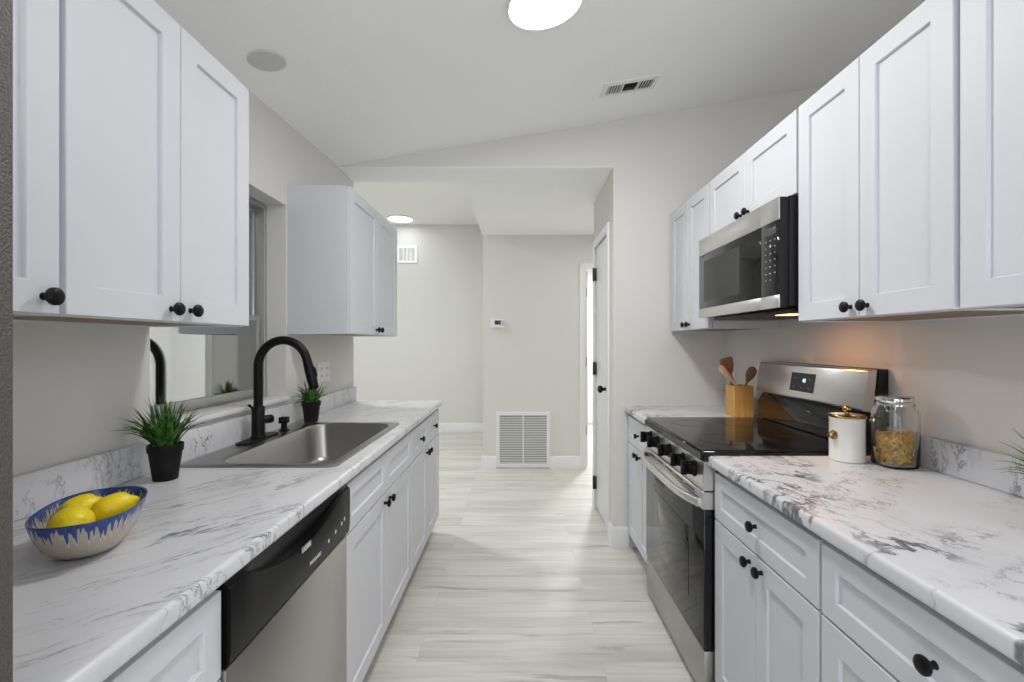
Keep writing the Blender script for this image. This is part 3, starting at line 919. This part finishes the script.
# ------------------------------------------------------------------ microwave
mw = thing('microwave', 'stainless over-the-range microwave mounted above the cooktop', 'microwave', (1.1, 2.01, 1.446))
MY0, MY1, MZ0, MZ1, MX = 1.648, 2.378, 1.446, 1.841, .925
MB().box(.962, XR - .002, MY0, MY1, MZ0 + .006, MZ1 + .003, bev=.002).build('case', M['blackside'], mw)
ysp = 1.771
def mw_front(y0, y1, parent, pname):
    p = MB().box(MX + .004, .961, y0, y1, MZ0 + .003, MZ1 - .001, bev=.002).build(pname, M['blackside'], parent)
    MB().box(MX, MX + .0038, y0, y1, 1.760, MZ1, bev=.0012).build('top_band', M['steel'], p)
    MB().box(MX, MX + .0038, y0, y1, MZ0, 1.492, bev=.0012).build('bottom_band', M['steel'], p)
    MB().box(MX + .0008, MX + .0038, y0 + .001, y1 - .001, 1.493, 1.759, bev=.0006).build('glass', M['blackgloss'], p)
    return p
md = mw_front(ysp + .001, MY1, mw, 'door')
MB().box(MX + .0002, MX + .0007, ysp + .17, MY1 - .065, 1.525, 1.725).build('window', simple('microwave_window', (.012, .012, .012), .12, spec=.5), md)
mp_ = mw_front(MY0, ysp - .001, mw, 'control_panel')
MB().box(MX + .0002, MX + .0007, 1.668, 1.752, 1.715, 1.742).build('display', M['screen'], mp_)
for r in range(7):
    for c_ in range(3):
        if r == 6 and c_ == 0: continue
        y = 1.676 + c_ * .030; z = 1.695 - r * .024
        w = .0065 if r != 5 else .011
        MB().box(MX + .0001, MX + .0007, y - w / 2, y + w / 2, z - .0022, z + .0022).build('key', M['keyprint'], mp_)
bt = MB().box(.99, 1.30, MY0 + .03, MY1 - .03, MZ0 - .012, MZ0 + .0055, bev=.003).build('vent_panel', M['blackside'], mw)
MB().box(1.05, 1.12, 1.80, 1.90, MZ0 - .0150, MZ0 - .0122, bev=.001).build('lamp_lens', M['hoodlens'], bt)
MB().box(1.00, 1.28, 2.10, 2.32, MZ0 - .0140, MZ0 - .0122).build('filter', M['blackside'], bt)
ld = bpy.data.lights.new('hood_lamp', 'AREA'); ld.shape = 'RECTANGLE'; ld.size = .07; ld.size_y = .10
ld.energy = HOOD_W; ld.color = (1.0, .42, .13)
lo_ = bpy.data.objects.new('hood_lamp', ld); lo_.location = (1.085, 1.85, MZ0 - .017); COL.objects.link(lo_)

# ------------------------------------------------------------------ refrigerator (only its edge shows)
fr = thing('refrigerator', 'grey stippled refrigerator edge beside the near end of the sink run', 'refrigerator', (-.8, -.02, 0))
MB().box(XL + .02, -.515, -.42, .4115, .03, 1.72, bev=.004).build('case', M['fridge'], fr)
fd = MB().box(-.513, -.4475, -.42, .4128, .05, .68, bev=.0015).build('freezer_drawer', M['fridge'], fr)
MB().tube([(-.449, -.37, .30), (-.41, -.37, .32), (-.41, -.37, .62), (-.449, -.37, .64)], .011, 12).build('handle', M['steel'], fd)
fd = MB().box(-.513, -.4475, -.42, .4128, .69, 1.72, bev=.0015).build('fridge_door', M['fridge'], fr)
MB().tube([(-.449, -.37, .76), (-.41, -.37, .78), (-.41, -.37, 1.38), (-.449, -.37, 1.40)], .011, 12).build('handle', M['steel'], fd)
MB().box(-1.1, -.52, -.40, .39, 0, .0295).build('kick_plate', M['blackside'], fr)

# ------------------------------------------------------------------ plants
def grass_plant(label, loc, pot_h, r_top, r_bot, blade, n, spread, seed, lean=(0, 0)):
    rnd = random.Random(seed)
    p = thing('potted_grass_plant', label, 'plant', loc, 'grass plants in black pots')
    x, y, z = loc
    pt = MB().lathe([(0, r_bot * .9), (.001, r_bot), (pot_h * .80, r_top * .93), (pot_h * .802, r_top), (pot_h, r_top * 1.02), (pot_h, r_top * .92), (pot_h - .012, r_top * .9), (pot_h - .013, 0)], loc, n=36).build('pot', M['pot'], p)
    MB().lathe([(pot_h - .0125, r_top * .88), (pot_h - .006, r_top * .7), (pot_h - .004, 0)], loc, n=24).build('soil', M['soil'], pt)
    b = MB(); t = b.bm
    def clear(q):               # blades bend against the wall, never into it
        lo_x, hi_x = (-1.133, 9) if q.z < CT + .106 else (-1.154, 9)
        if x > 0: lo_x, hi_x = (-9, 1.313) if q.z < CT + .106 else (-9, 1.334)
        return Vector((min(max(q.x, lo_x), hi_x), q.y, max(q.z, z + .006)))
    for k in range(n):
        az = rnd.uniform(0, 2 * math.pi)
        r0 = r_top * .62 * math.sqrt(rnd.random())
        tilt = rnd.betavariate(1.5, 2.1) * spread
        ln = blade * rnd.uniform(.72, 1.12) * (1.0 - .15 * tilt)
        base = Vector((x + r0 * math.cos(az), y + r0 * math.sin(az), z + pot_h - .012))
        az += rnd.uniform(-.5, .5)
        d = Vector((math.cos(az), math.sin(az), 0)); sd_ = Vector((-math.sin(az), math.cos(az), 0))
        w0 = rnd.uniform(.0028, .0056)
        S = 7; prev = None
        pos = base.copy(); ang = tilt * .35
        for s_ in range(S):
            u = s_ / (S - 1)
            wd = w0 * (1 - u ** 2.2) + .0002
            dirv = d * math.sin(ang) + Vector((0, 0, 1)) * math.cos(ang)
            nrm = d * math.cos(ang) - Vector((0, 0, 1)) * math.sin(ang)
            row = [t.verts.new(pos - sd_ * wd + nrm * wd * .3), t.verts.new(pos - nrm * wd * .35), t.verts.new(pos + sd_ * wd + nrm * wd * .3)]
            if prev:
                for q in range(3): t.faces.new((prev[q], prev[(q + 1) % 3], row[(q + 1) % 3], row[q]))
            prev = row
            pos = clear(pos + dirv * ln / (S - 1))
            ang += tilt * rnd.uniform(.12, .26)
    b.build('grass_blades', M['leaf'], p, smooth=30)
    return p
grass_plant('potted grass in a black pot beside the lemon bowl', (-1.050, 1.385, CT + .0006), .105, .0450, .0315, .150, 125, 1.45, 3)
grass_plant('small potted grass in a black pot behind the sink, under the faucet spout', (-1.068, 2.402, CT + .0006), .105, .0465, .0325, .132, 95, 2.2, 5)
grass_plant('potted grass on the range-side worktop, only its leaf tips in view', (1.115, .93, CT + .0006), .105, .046, .033, .150, 120, 1.7, 9)

# ------------------------------------------------------------------ bowl of lemons
BC = Vector((-.852, .931, CT + .0006)); BH = .082
ux = Vector((-.44, .9, 0)).normalized(); vx = Vector((.9, .44, 0)).normalized()
def sup(a, b_, n_, th):
    c_, s_ = math.cos(th), math.sin(th)
    r = 1 / (abs(c_) ** n_ + abs(s_) ** n_) ** (1 / n_)
    return a * r * c_, b_ * r * s_
t = bmesh.new()
prof = [(.0, 0), (.0, .40), (.003, .56), (.010, .66), (.026, .80), (.046, .90), (.066, .965), (BH - .002, 1.0), (BH, .995), (BH - .001, .962), (.064, .925), (.046, .86), (.028, .76), (.014, .62), (.008, .45), (.007, 0)]
rings = []
nb = 56
for z, f in prof:
    if f == 0: rings.append([t.verts.new(BC + Vector((0, 0, z)))]); continue
    ring = []
    for k in range(nb):
        a_, b_ = sup(.125 * f, .081 * f, 2.55, 2 * math.pi * k / nb)
        ring.append(t.verts.new(BC + ux * a_ + vx * b_ + Vector((0, 0, z))))
    rings.append(ring)
for A, B in zip(rings, rings[1:]):
    for k in range(nb):
        j = (k + 1) % nb
        if len(A) == 1: t.faces.new((A[0], B[k], B[j]))
        elif len(B) == 1: t.faces.new((A[k], A[j], B[0]))
        else: t.faces.new((A[k], A[j], B[j], B[k]))
bmesh.ops.recalc_face_normals(t, faces=t.faces[:])
b = MB(); b.merge(t)
ob = b.build('fruit_bowl', bowl_mat(BH, BH), smooth=60)
recentre(ob, tuple(BC))
tag(ob, 'oblong cream stoneware bowl with blue dripping glaze, holding lemons', 'bowl')
def lemon(label, c_, ax, ln=.046, r=.0335):
    prof = []
    n = 16
    for k in range(n + 1):
        u = -1 + 2 * k / n
        rr_ = r * math.sqrt(max(0, 1 - abs(u) ** 2.2)) * 0.98
        al = u * ln
        if k in (0, n): rr_ = 0; al *= 1.16
        if k in (1, n - 1): rr_ = r * .26; al *= 1.13
        if k in (2, n - 2): rr_ = r * .50; al *= 1.02
        prof.append((al, rr_))
    o = MB().lathe(prof, c_, axis=ax, n=28).build('lemon', M['lemon'], smooth=80)
    recentre(o, c_)
    return tag(o, label, 'lemon', 'lemons in the stoneware bowl')
lz = CT
lemon('lemon at the refrigerator end of the bowl, alone on its side', tuple(BC + ux * -.050 + vx * -.016 + Vector((0, 0, .060))), (-.55, .80, .10), .041, .035)
lemon('lemon on the wall side of the bowl, half behind the one with a raised tip', tuple(BC + ux * .042 + vx * -.032 + Vector((0, 0, .062))), (.30, .90, .22), .040, .030)
lemon('lemon nearest the faucet end of the bowl, its nippled tip raised', tuple(BC + ux * .026 + vx * .026 + Vector((0, 0, .062))), (.48, .86, .20), .041, .030)

# ------------------------------------------------------------------ canister, pasta jar, utensil block
cx, cy, c0 = 1.139, 1.610, CT + .0006
cn = thing('canister', 'cream enamel canister with brass lid beside the pasta jar', 'canister', (cx, cy, c0))
MB().lathe([(0, .051), (.003, .0540), (.010, .0540), (.012, .0526), (.142, .0526), (.145, .0540), (.149, .0540), (.150, .049), (.150, 0)], (cx, cy, c0), n=48).build('canister_body', M['cream'], cn)
li = MB().lathe([(.1505, .0555), (.155, .0565), (.158, .054), (.160, .044), (.162, .02), (.163, 0)], (cx, cy, c0), n=48).build('lid', M['brass'], cn)
MB().lathe([(.161, .007), (.166, .006), (.169, .010), (.173, .0135), (.179, .0150), (.185, .0130), (.189, .007), (.190, 0)], (cx, cy, c0), n=28).build('lid_knob', M['brass'], li)
hd = Vector((-.985, -.17, 0)).normalized()
pl = Vector((cx, cy, c0 + .090)) + hd * .0526
MB().lathe([(0, .016), (.004, .015), (.006, .008), (.016, .009), (.020, .006), (.021, 0)], tuple(pl), axis=tuple(hd), n=24).build('side_boss', M['brass'], cn)

jx, jy = 1.244, 1.535
jr = .0605
gj = thing('glass_jar', 'clear clip-top glass jar half full of dry pasta', 'jar', (jx, jy, c0))
outer = [(0, .0), (0, .050), (.004, .057), (.012, jr), (.160, jr), (.176, jr * .98), (.190, jr * .88), (.198, jr * .80), (.206, jr * .78), (.210, jr * .80)]
inner = [(.210, jr * .72), (.198, jr * .72), (.189, jr * .80), (.175, jr * .91), (.160, jr - .004), (.014, jr - .004), (.008, .049), (.007, 0)]
MB().lathe(outer + inner, (jx, jy, c0), n=64, sq=2.6).build('glass_body', M['glass'], gj, smooth=60)
ldj = MB().lathe([(.2120, 0), (.2120, jr * .80), (.216, jr * .83), (.226, jr * .84), (.231, jr * .80), (.233, 0)], (jx, jy, c0), n=48).build('lid', M['glass'], gj, smooth=60)
def hoop(b, r, z, w):
    b.lathe([(z - w, r), (z - w, r + .002), (z + w, r + .002), (z + w, r), (z - w, r)], (jx, jy, c0), n=48, cap=False)
b = MB(); hoop(b, jr * .845, .221, .004); b.build('clip_band', M['chrome'], gj)
b = MB(); hoop(b, jr * .80, .2035, .003); b.build('neck_band', M['chrome'], gj)
hd = Vector((-.75, -.66, 0)).normalized(); sdv = Vector((-hd.y, hd.x, 0))
B0 = Vector((jx, jy, c0))
pts = [B0 + hd * (jr * .86) + sdv * .014 + Vector((0, 0, .221)), B0 + hd * (jr * .98) + sdv * .014 + Vector((0, 0, .207)), B0 + hd * (jr * 1.0) + sdv * .010 + Vector((0, 0, .185)),
       B0 + hd * (jr * 1.0) - sdv * .010 + Vector((0, 0, .185)), B0 + hd * (jr * .98) - sdv * .014 + Vector((0, 0, .207)), B0 + hd * (jr * .86) - sdv * .014 + Vector((0, 0, .221))]
MB().tube(pts, .0016, 8).build('wire_clasp', M['chrome'], gj)
MB().lathe([(.2115, jr * .735), (.2118, jr * .80), (.2112, jr * .80)], (jx, jy, c0), n=40, cap=False).build('gasket', simple('clear_gasket', (.6, .6, .6), .4), gj)
# curls of pasta, too many to count
b = MB()
rnd = random.Random(21)
zt = .098
for k in range(620):
    th = rnd.uniform(0, 2 * math.pi)
    cq, sq_ = math.cos(th), math.sin(th)
    edge = (jr - .0100) / (abs(cq) ** 2.6 + abs(sq_) ** 2.6) ** (1 / 2.6)
    r = edge * (rnd.uniform(.82, 1.0) if k < 440 else math.sqrt(rnd.random()) * .95)
    z = rnd.uniform(.015, zt) if k < 440 else rnd.uniform(zt - .02, zt + .008)
    p0 = Vector((jx + r * cq, jy + r * sq_, c0 + z))
    d = Vector((rnd.gauss(0, 1), rnd.gauss(0, 1), rnd.gauss(0, 1))).normalized()
    tang = Vector((-sq_, cq, 0)) * rnd.choice((-1, 1)) * rnd.random() + Vector((0, 0, 1)) * rnd.uniform(-1, 1)
    if tang.length < .2: tang = Vector((0, 0, 1))
    tang.normalize()
    inw = -Vector((cq, sq_, 0))
    nn = tang.cross(inw).normalized()
    R2 = rnd.uniform(.006, .009); a0 = rnd.uniform(0, 6)
    arc = [p0 + inw * .004 + (tang * math.cos(a0 + q * .5) + (nn * .9 + inw * .25) * math.sin(a0 + q * .5)) * R2 * .8 for q in range(7)]
    b.tube(arc, .0024, 6, flat=(1.4, .7))
ob = b.build('dry_pasta', M['pasta'], smooth=50)
recentre(ob, (jx, jy, c0 + .01))
tag(ob, 'golden curled dry pasta filling the glass jar halfway', 'pasta', kind='stuff')

# utensil block: open box
ux0, ux1, uy0, uy1, u0, u1 = 1.178, 1.279, 2.525, 2.635, CT + .0006, 1.086
t = bmesh.new()
secs = [[(ux0, uy0), (ux1, uy0), (ux1, uy1), (ux0, uy1)], None]
w_ = .010
def rc(i, z): return [t.verts.new(p) for p in ((ux0 + i, uy0 + i, z), (ux1 - i, uy0 + i, z), (ux1 - i, uy1 - i, z), (ux0 + i, uy1 - i, z))]
R3 = [rc(0, u0), rc(0, u1), rc(w_, u1), rc(w_, u0 + .012)]
for A, B in zip(R3, R3[1:]):
    for k in range(4): t.faces.new((A[k], A[(k + 1) % 4], B[(k + 1) % 4], B[k]))
t.faces.new(R3[0]); t.faces.new(R3[-1])
bmesh.ops.recalc_face_normals(t, faces=t.faces[:])
bmesh.ops.bevel(t, geom=t.edges[:], offset=.0012, segments=1, affect='EDGES')
b = MB(); b.merge(t)
ob = b.build('utensil_holder', M['bamboo'])
recentre(ob, ((ux0 + ux1) / 2, (uy0 + uy1) / 2, u0))
tag(ob, 'square bamboo utensil block standing behind the range', 'utensil holder')

def utensil(name, label, foot, tip, head, mat_h, mat_s, flat_n):
    """handle from foot towards tip, then a flat head: list of (along, half width); flat_n = face normal of the head"""
    o = thing(name, label, 'utensil', foot, 'cooking utensils in the bamboo block')
    f = Vector(foot); tp = Vector(tip); d = (tp - f).normalized()
    hl = head[-1][0]
    neck = tp - d * hl
    MB().tube([f, f + (neck - f) * .5, neck, neck + d * .012], [.0055, .006, .0055, .0045], 12).build('handle', mat_s, o)
    n_ = Vector(flat_n); n_ = (n_ - d * n_.dot(d)).normalized()
    wv = d.cross(n_)
    t = bmesh.new(); rows = []
    for al, hw in head:
        c_ = neck + d * al
        th_ = .0042
        rows.append([t.verts.new(c_ + wv * hw * a + n_ * th_ * bb) for a, bb in ((-1, 0), (-.8, .9), (0, 1.1), (.8, .9), (1, 0), (.8, -.9), (0, -.7), (-.8, -.9))])
    for A, B in zip(rows, rows[1:]):
        for k in range(8): t.faces.new((A[k], A[(k + 1) % 8], B[(k + 1) % 8], B[k]))
    t.faces.new(rows[0]); t.faces.new(rows[-1])
    bmesh.ops.recalc_face_normals(t, faces=t.faces[:])
    b = MB(); b.merge(t)
    b.build('head', mat_h, o, smooth=50)
    return o
spat = [(0, .007), (.014, .013), (.034, .026), (.060, .034), (.092, .036), (.108, .035), (.113, .026)]
spoon = [(0, .007), (.014, .015), (.034, .025), (.055, .029), (.074, .026), (.086, .017), (.091, .005)]
blade = [(0, .007), (.014, .012), (.034, .017), (.070, .020), (.095, .019), (.104, .012)]
fz0 = u0 + .0128
utensil('spatula', 'pale wooden spatula leaning furthest out of the utensil block', (1.2605, 2.552, 1.0135), (1.105, 2.543, 1.190), blade, M['palewood'], M['palewood'], (.2, -1, .2))
utensil('spatula', 'red silicone spatula half hidden behind the pale one in the utensil block', (1.2605, 2.580, .996), (1.134, 2.574, 1.206), blade, M['redsil'], M['spoonwood'], (.2, -1, .2))
utensil('turner', 'dark wooden turner with a broad squared head standing in the utensil block', (1.2356, 2.608, fz0), (1.160, 2.600, 1.238), spat, M['spoonwood'], M['spoonwood'], (-.2, -1, .15))
utensil('spoon', 'dark wooden spoon leaning from the utensil block towards the backguard', (1.197, 2.596, fz0), (1.304, 2.570, 1.188), spoon, M['spoonwood'], M['spoonwood'], (.1, -1, .2))

# ------------------------------------------------------------------ ceiling fittings
def ceil_frame(x, y):
    e1 = Vector((1, 0, .165)).normalized(); e2 = Vector((0, 1, .05)); e2 = (e2 - e1 * e2.dot(e1)).normalized()
    n = e1.cross(e2)
    return Matrix(((e1.x, e2.x, n.x, x), (e1.y, e2.y, n.y, y), (e1.z, e2.z, n.z, zc(x, y)), (0, 0, 0, 1)))
def disc_light(label, mx, r, mat, group='round ceiling lights'):
    loc = mx.translation
    o = thing('ceiling_light', label, 'ceiling light', tuple(loc), group)
    MB().lathe([(-.0005, 0), (-.0005, r + .006), (-.018, r + .006), (-.022, r), (-.018, r - .004)], (0, 0, 0), n=48, cap=False).build('rim', M['trim'], o, xf=mx)
    MB().lathe([(-.016, r - .004), (-.018, r - .012), (-.020, r * .7), (-.021, 0)], (0, 0, 0), n=48, cap=False).build('diffuser', mat, o, xf=mx)
    return o
disc_light('glowing round flush ceiling light over the middle of the kitchen', ceil_frame(.098, 1.742), .138, M['lamp_main'])
disc_light('round flush ceiling light behind the viewer, near the refrigerator', ceil_frame(.098, -.4), .138, M['lamp_rear'])
disc_light('bright flush ceiling light in the dining space, above the far wall vent', Matrix.Translation((-1.66, 6.55, 3.08)), .17, M['lamp_din'])
disc_light('added fill light brightening the dining space, out of view behind the sink wall', Matrix.Translation((-2.2, 4.5, 3.08)), .17, M['fill_dining'])  # unseen fill, added to brighten the far dining wall
disc_light('added fill light for the thermostat wall, hidden behind the pantry', Matrix.Translation((1.25, 4.3, 2.452)), .15, M['fill_hall'])  # unseen fill, added to lift the wall with the thermostat
disc_light('ceiling light of the white room behind the hall doorway', Matrix.Translation((1.3, 6.3, 2.5)), .17, M['lamp_bed'])

mx = ceil_frame(-.985, 1.825)
o = MB().lathe([(-.0005, 0), (-.0005, .070), (-.005, .070), (-.008, .066), (-.008, 0)], (0, 0, 0), n=40).build('blank_cover_plate', M['ceil'], smooth=35, xf=mx)
recentre(o, tuple(mx.translation)); o.data.materials[0] = M['louvre']; tag(o, 'blank round white cover plate on the sloped ceiling', 'cover plate')
# ceiling register
mx = ceil_frame(.61, 2.545)
rg = thing('air_register', 'white louvred air register on the sloped ceiling', 'vent', tuple(mx.translation))
rx, ry = .155, .078
t = bmesh.new()
o1 = [(-rx, -ry), (rx, -ry), (rx, ry), (-rx, ry)]
i1 = [(-rx + .03, -ry + .030), (rx - .03, -ry + .030), (rx - .03, ry - .030), (-rx + .03, ry - .030)]
V = lambda P, z: [t.verts.new((x, y, z)) for x, y in P]
A0, A1, A2, A3 = V(o1, -.0005), V([(x * .985, y * .97) for x, y in o1], -.006), V(i1, -.010), V(i1, -.0005)
for A, B in ((A0, A1), (A1, A2), (A2, A3), (A3, A0)):
    for k in range(4): t.faces.new((A[k], A[(k + 1) % 4], B[(k + 1) % 4], B[k]))
bmesh.ops.recalc_face_normals(t, faces=t.faces[:])
b = MB(); b.merge(t); b.build('frame', M['plate'], rg, smooth=0, xf=mx)
MB().box(-rx + .03, rx - .03, -ry + .03, ry - .03, -.0019, -.0008).build('backing', M['dark'], rg, smooth=0, xf=mx)
for k in (1, 2):
    xx = -rx + .03 + k * (2 * rx - .06) / 3
    MB().box(xx - .004, xx + .004, -ry + .03, ry - .03, -.010, -.002).build('divider', M['plate'], rg, smooth=0, xf=mx)
for k in range(5):
    for seg, tilt in ((0, -1), (2, 1)):
        xx = -rx + .038 + seg * (2 * rx - .06) / 3 + k * .0150
        ln_ = -.001 if seg == 0 else .007
        p = [(xx, -.0095), (xx + .0035, -.0095), (xx + .0035 + ln_, -.0025), (xx + ln_, -.0025)]
        MB().prism(p, 1, -ry + .03, ry - .03).build('louvre', M['plate'], rg, smooth=0, xf=Matrix(mx))
for k in range(6):
    yy = -ry + .034 + k * .0085
    MB().box(-rx + .030 + .0873, -rx + .03 + .163, yy, yy + .002, -.0095, -.0022).build('louvre', M['blackside'], rg, smooth=0, xf=mx)
MB().box(rx - .024, rx - .018, -.006, .006, -.016, -.0085).build('damper_lever', M['plate'], rg, xf=mx)

# ------------------------------------------------------------------ wall fittings
gr = thing('return_air_grille', 'large white louvred return air grille low on the thermostat wall', 'vent', (.055, 4.879, .022))
gx0, gx1, gz0, gz1, gy = -.227, .336, .022, .597, 4.8795
b = MB(); t = bmesh.new()
def fr_y(t, x0, x1, z0, z1, w, y0, y1):
    o_ = [(x0, z0), (x1, z0), (x1, z1), (x0, z1)]; i_ = [(x0 + w, z0 + w), (x1 - w, z0 + w), (x1 - w, z1 - w), (x0 + w, z1 - w)]
    V = lambda P, y: [t.verts.new((x, y, z)) for x, z in P]
    R4 = [V(o_, y1), V(o_, y0 + .003), V([(x + (.004 if x < (x0 + x1) / 2 else -.004), z + (.004 if z < (z0 + z1) / 2 else -.004)) for x, z in o_], y0), V(i_, y0), V(i_, y1)]
    for A, B in zip(R4, R4[1:] + R4[:1]):
        for k in range(4): t.faces.new((A[k], A[(k + 1) % 4], B[(k + 1) % 4], B[k]))
    bmesh.ops.recalc_face_normals(t, faces=t.faces[:])
fr_y(t, gx0, gx1, gz0, gz1, .036, gy - .013, gy)
b.merge(t); b.build('frame', M['plate'], gr, smooth=0)
MB().box(gx0 + .036, gx1 - .036, gy - .0022, gy - .0004, gz0 + .036, gz1 - .036).build('filter_backing', M['vback'], gr, smooth=0)
MB().box(.048, .060, gy - .0105, gy - .0025, gz0 + .0365, gz1 - .0365).build('mullion', M['plate'], gr, smooth=0)
nl = 20
for k in range(nl):
    z = gz0 + .040 + k * (gz1 - gz0 - .082) / nl
    MB().prism([(gy - .009, z), (gy - .0075, z), (gy - .003, z + .013), (gy - .0045, z + .013)], 0, gx0 + .0365, gx1 - .0365).build('louvre', M['louvre'], gr, smooth=0)

th = thing('thermostat', 'small white wall thermostat with a dark screen above the return grille', 'thermostat', (-.213, 4.879, 1.48))
tb = MB().box(-.283, -.145, 4.857, 4.8793, 1.479, 1.570, bev=.006).build('thermostat_body', M['plate'], th)
MB().box(-.243, -.178, 4.8545, 4.8572, 1.512, 1.556, bev=.001).build('screen', M['screen'], tb)
for k in range(2): MB().box(-.166, -.155, 4.8545, 4.8572, 1.510 + .026 * k, 1.526 + .026 * k, bev=.001).build('button', M['toe'], tb)

fv = thing('wall_vent', 'small white slotted vent high on the far dining wall', 'vent', (-1.63, 6.899, 2.51))
b = MB(); t = bmesh.new(); fr_y(t, -1.80, -1.49, 2.505, 2.765, .04, 6.887, 6.8995); b.merge(t); b.build('frame', M['plate'], fv, smooth=0)
MB().box(-1.76, -1.53, 6.897, 6.8993, 2.545, 2.725).build('backing', M['vback'], fv, smooth=0)
for k in range(3): MB().box(-1.71 + k * .0575, -1.695 + k * .0575, 6.8885, 6.8965, 2.5455, 2.7245).build('divider', M['plate'], fv, smooth=0)
for k in range(11):
    z = 2.55 + k * .0160
    MB().prism([(6.889, z), (6.8905, z), (6.8955, z + .010), (6.894, z + .010)], 0, -1.7595, -1.5305).build('louvre', M['plate'], fv, smooth=0)

def outlet(label, x, s, y0, y1, z0, z1, gangs):
    o = thing('wall_outlet', label, 'outlet', (x, (y0 + y1) / 2, z0))
    x0, x1 = sorted((x + s * .0004, x + s * .007))
    pl_ = MB().box(x0, x1, y0, y1, z0, z1, bev=.0025).build('plate', M['plate'], o)
    w = (y1 - y0) / gangs
    for k in range(gangs):
        c_ = y0 + w * (k + .5)
        for dz in (-.021, .021):
            zc_ = (z0 + z1) / 2 + dz
            x0, x1 = sorted((x + s * .0072, x + s * .0095))
            rcp = MB().box(x0, x1, c_ - .016, c_ + .016, zc_ - .014, zc_ + .014, bev=.001).build('socket', M['plate'], pl_)
            for dy in (-.007, .007):
                x0, x1 = sorted((x + s * .0096, x + s * .0100))
                q = MB().box(x0, x1, c_ + dy - .0016, c_ + dy + .0016, zc_ - .006, zc_ + .006)
                q.build('slot', M['dark'], pl_, smooth=0)
    return o
outlet('white double outlet plate on the wall behind the small grass plant', XL, 1, 2.685, 2.850, 1.090, 1.207, 2)
outlet('white outlet plate half hidden behind the utensils', XR, -1, 2.862, 2.962, 1.098, 1.216, 1)
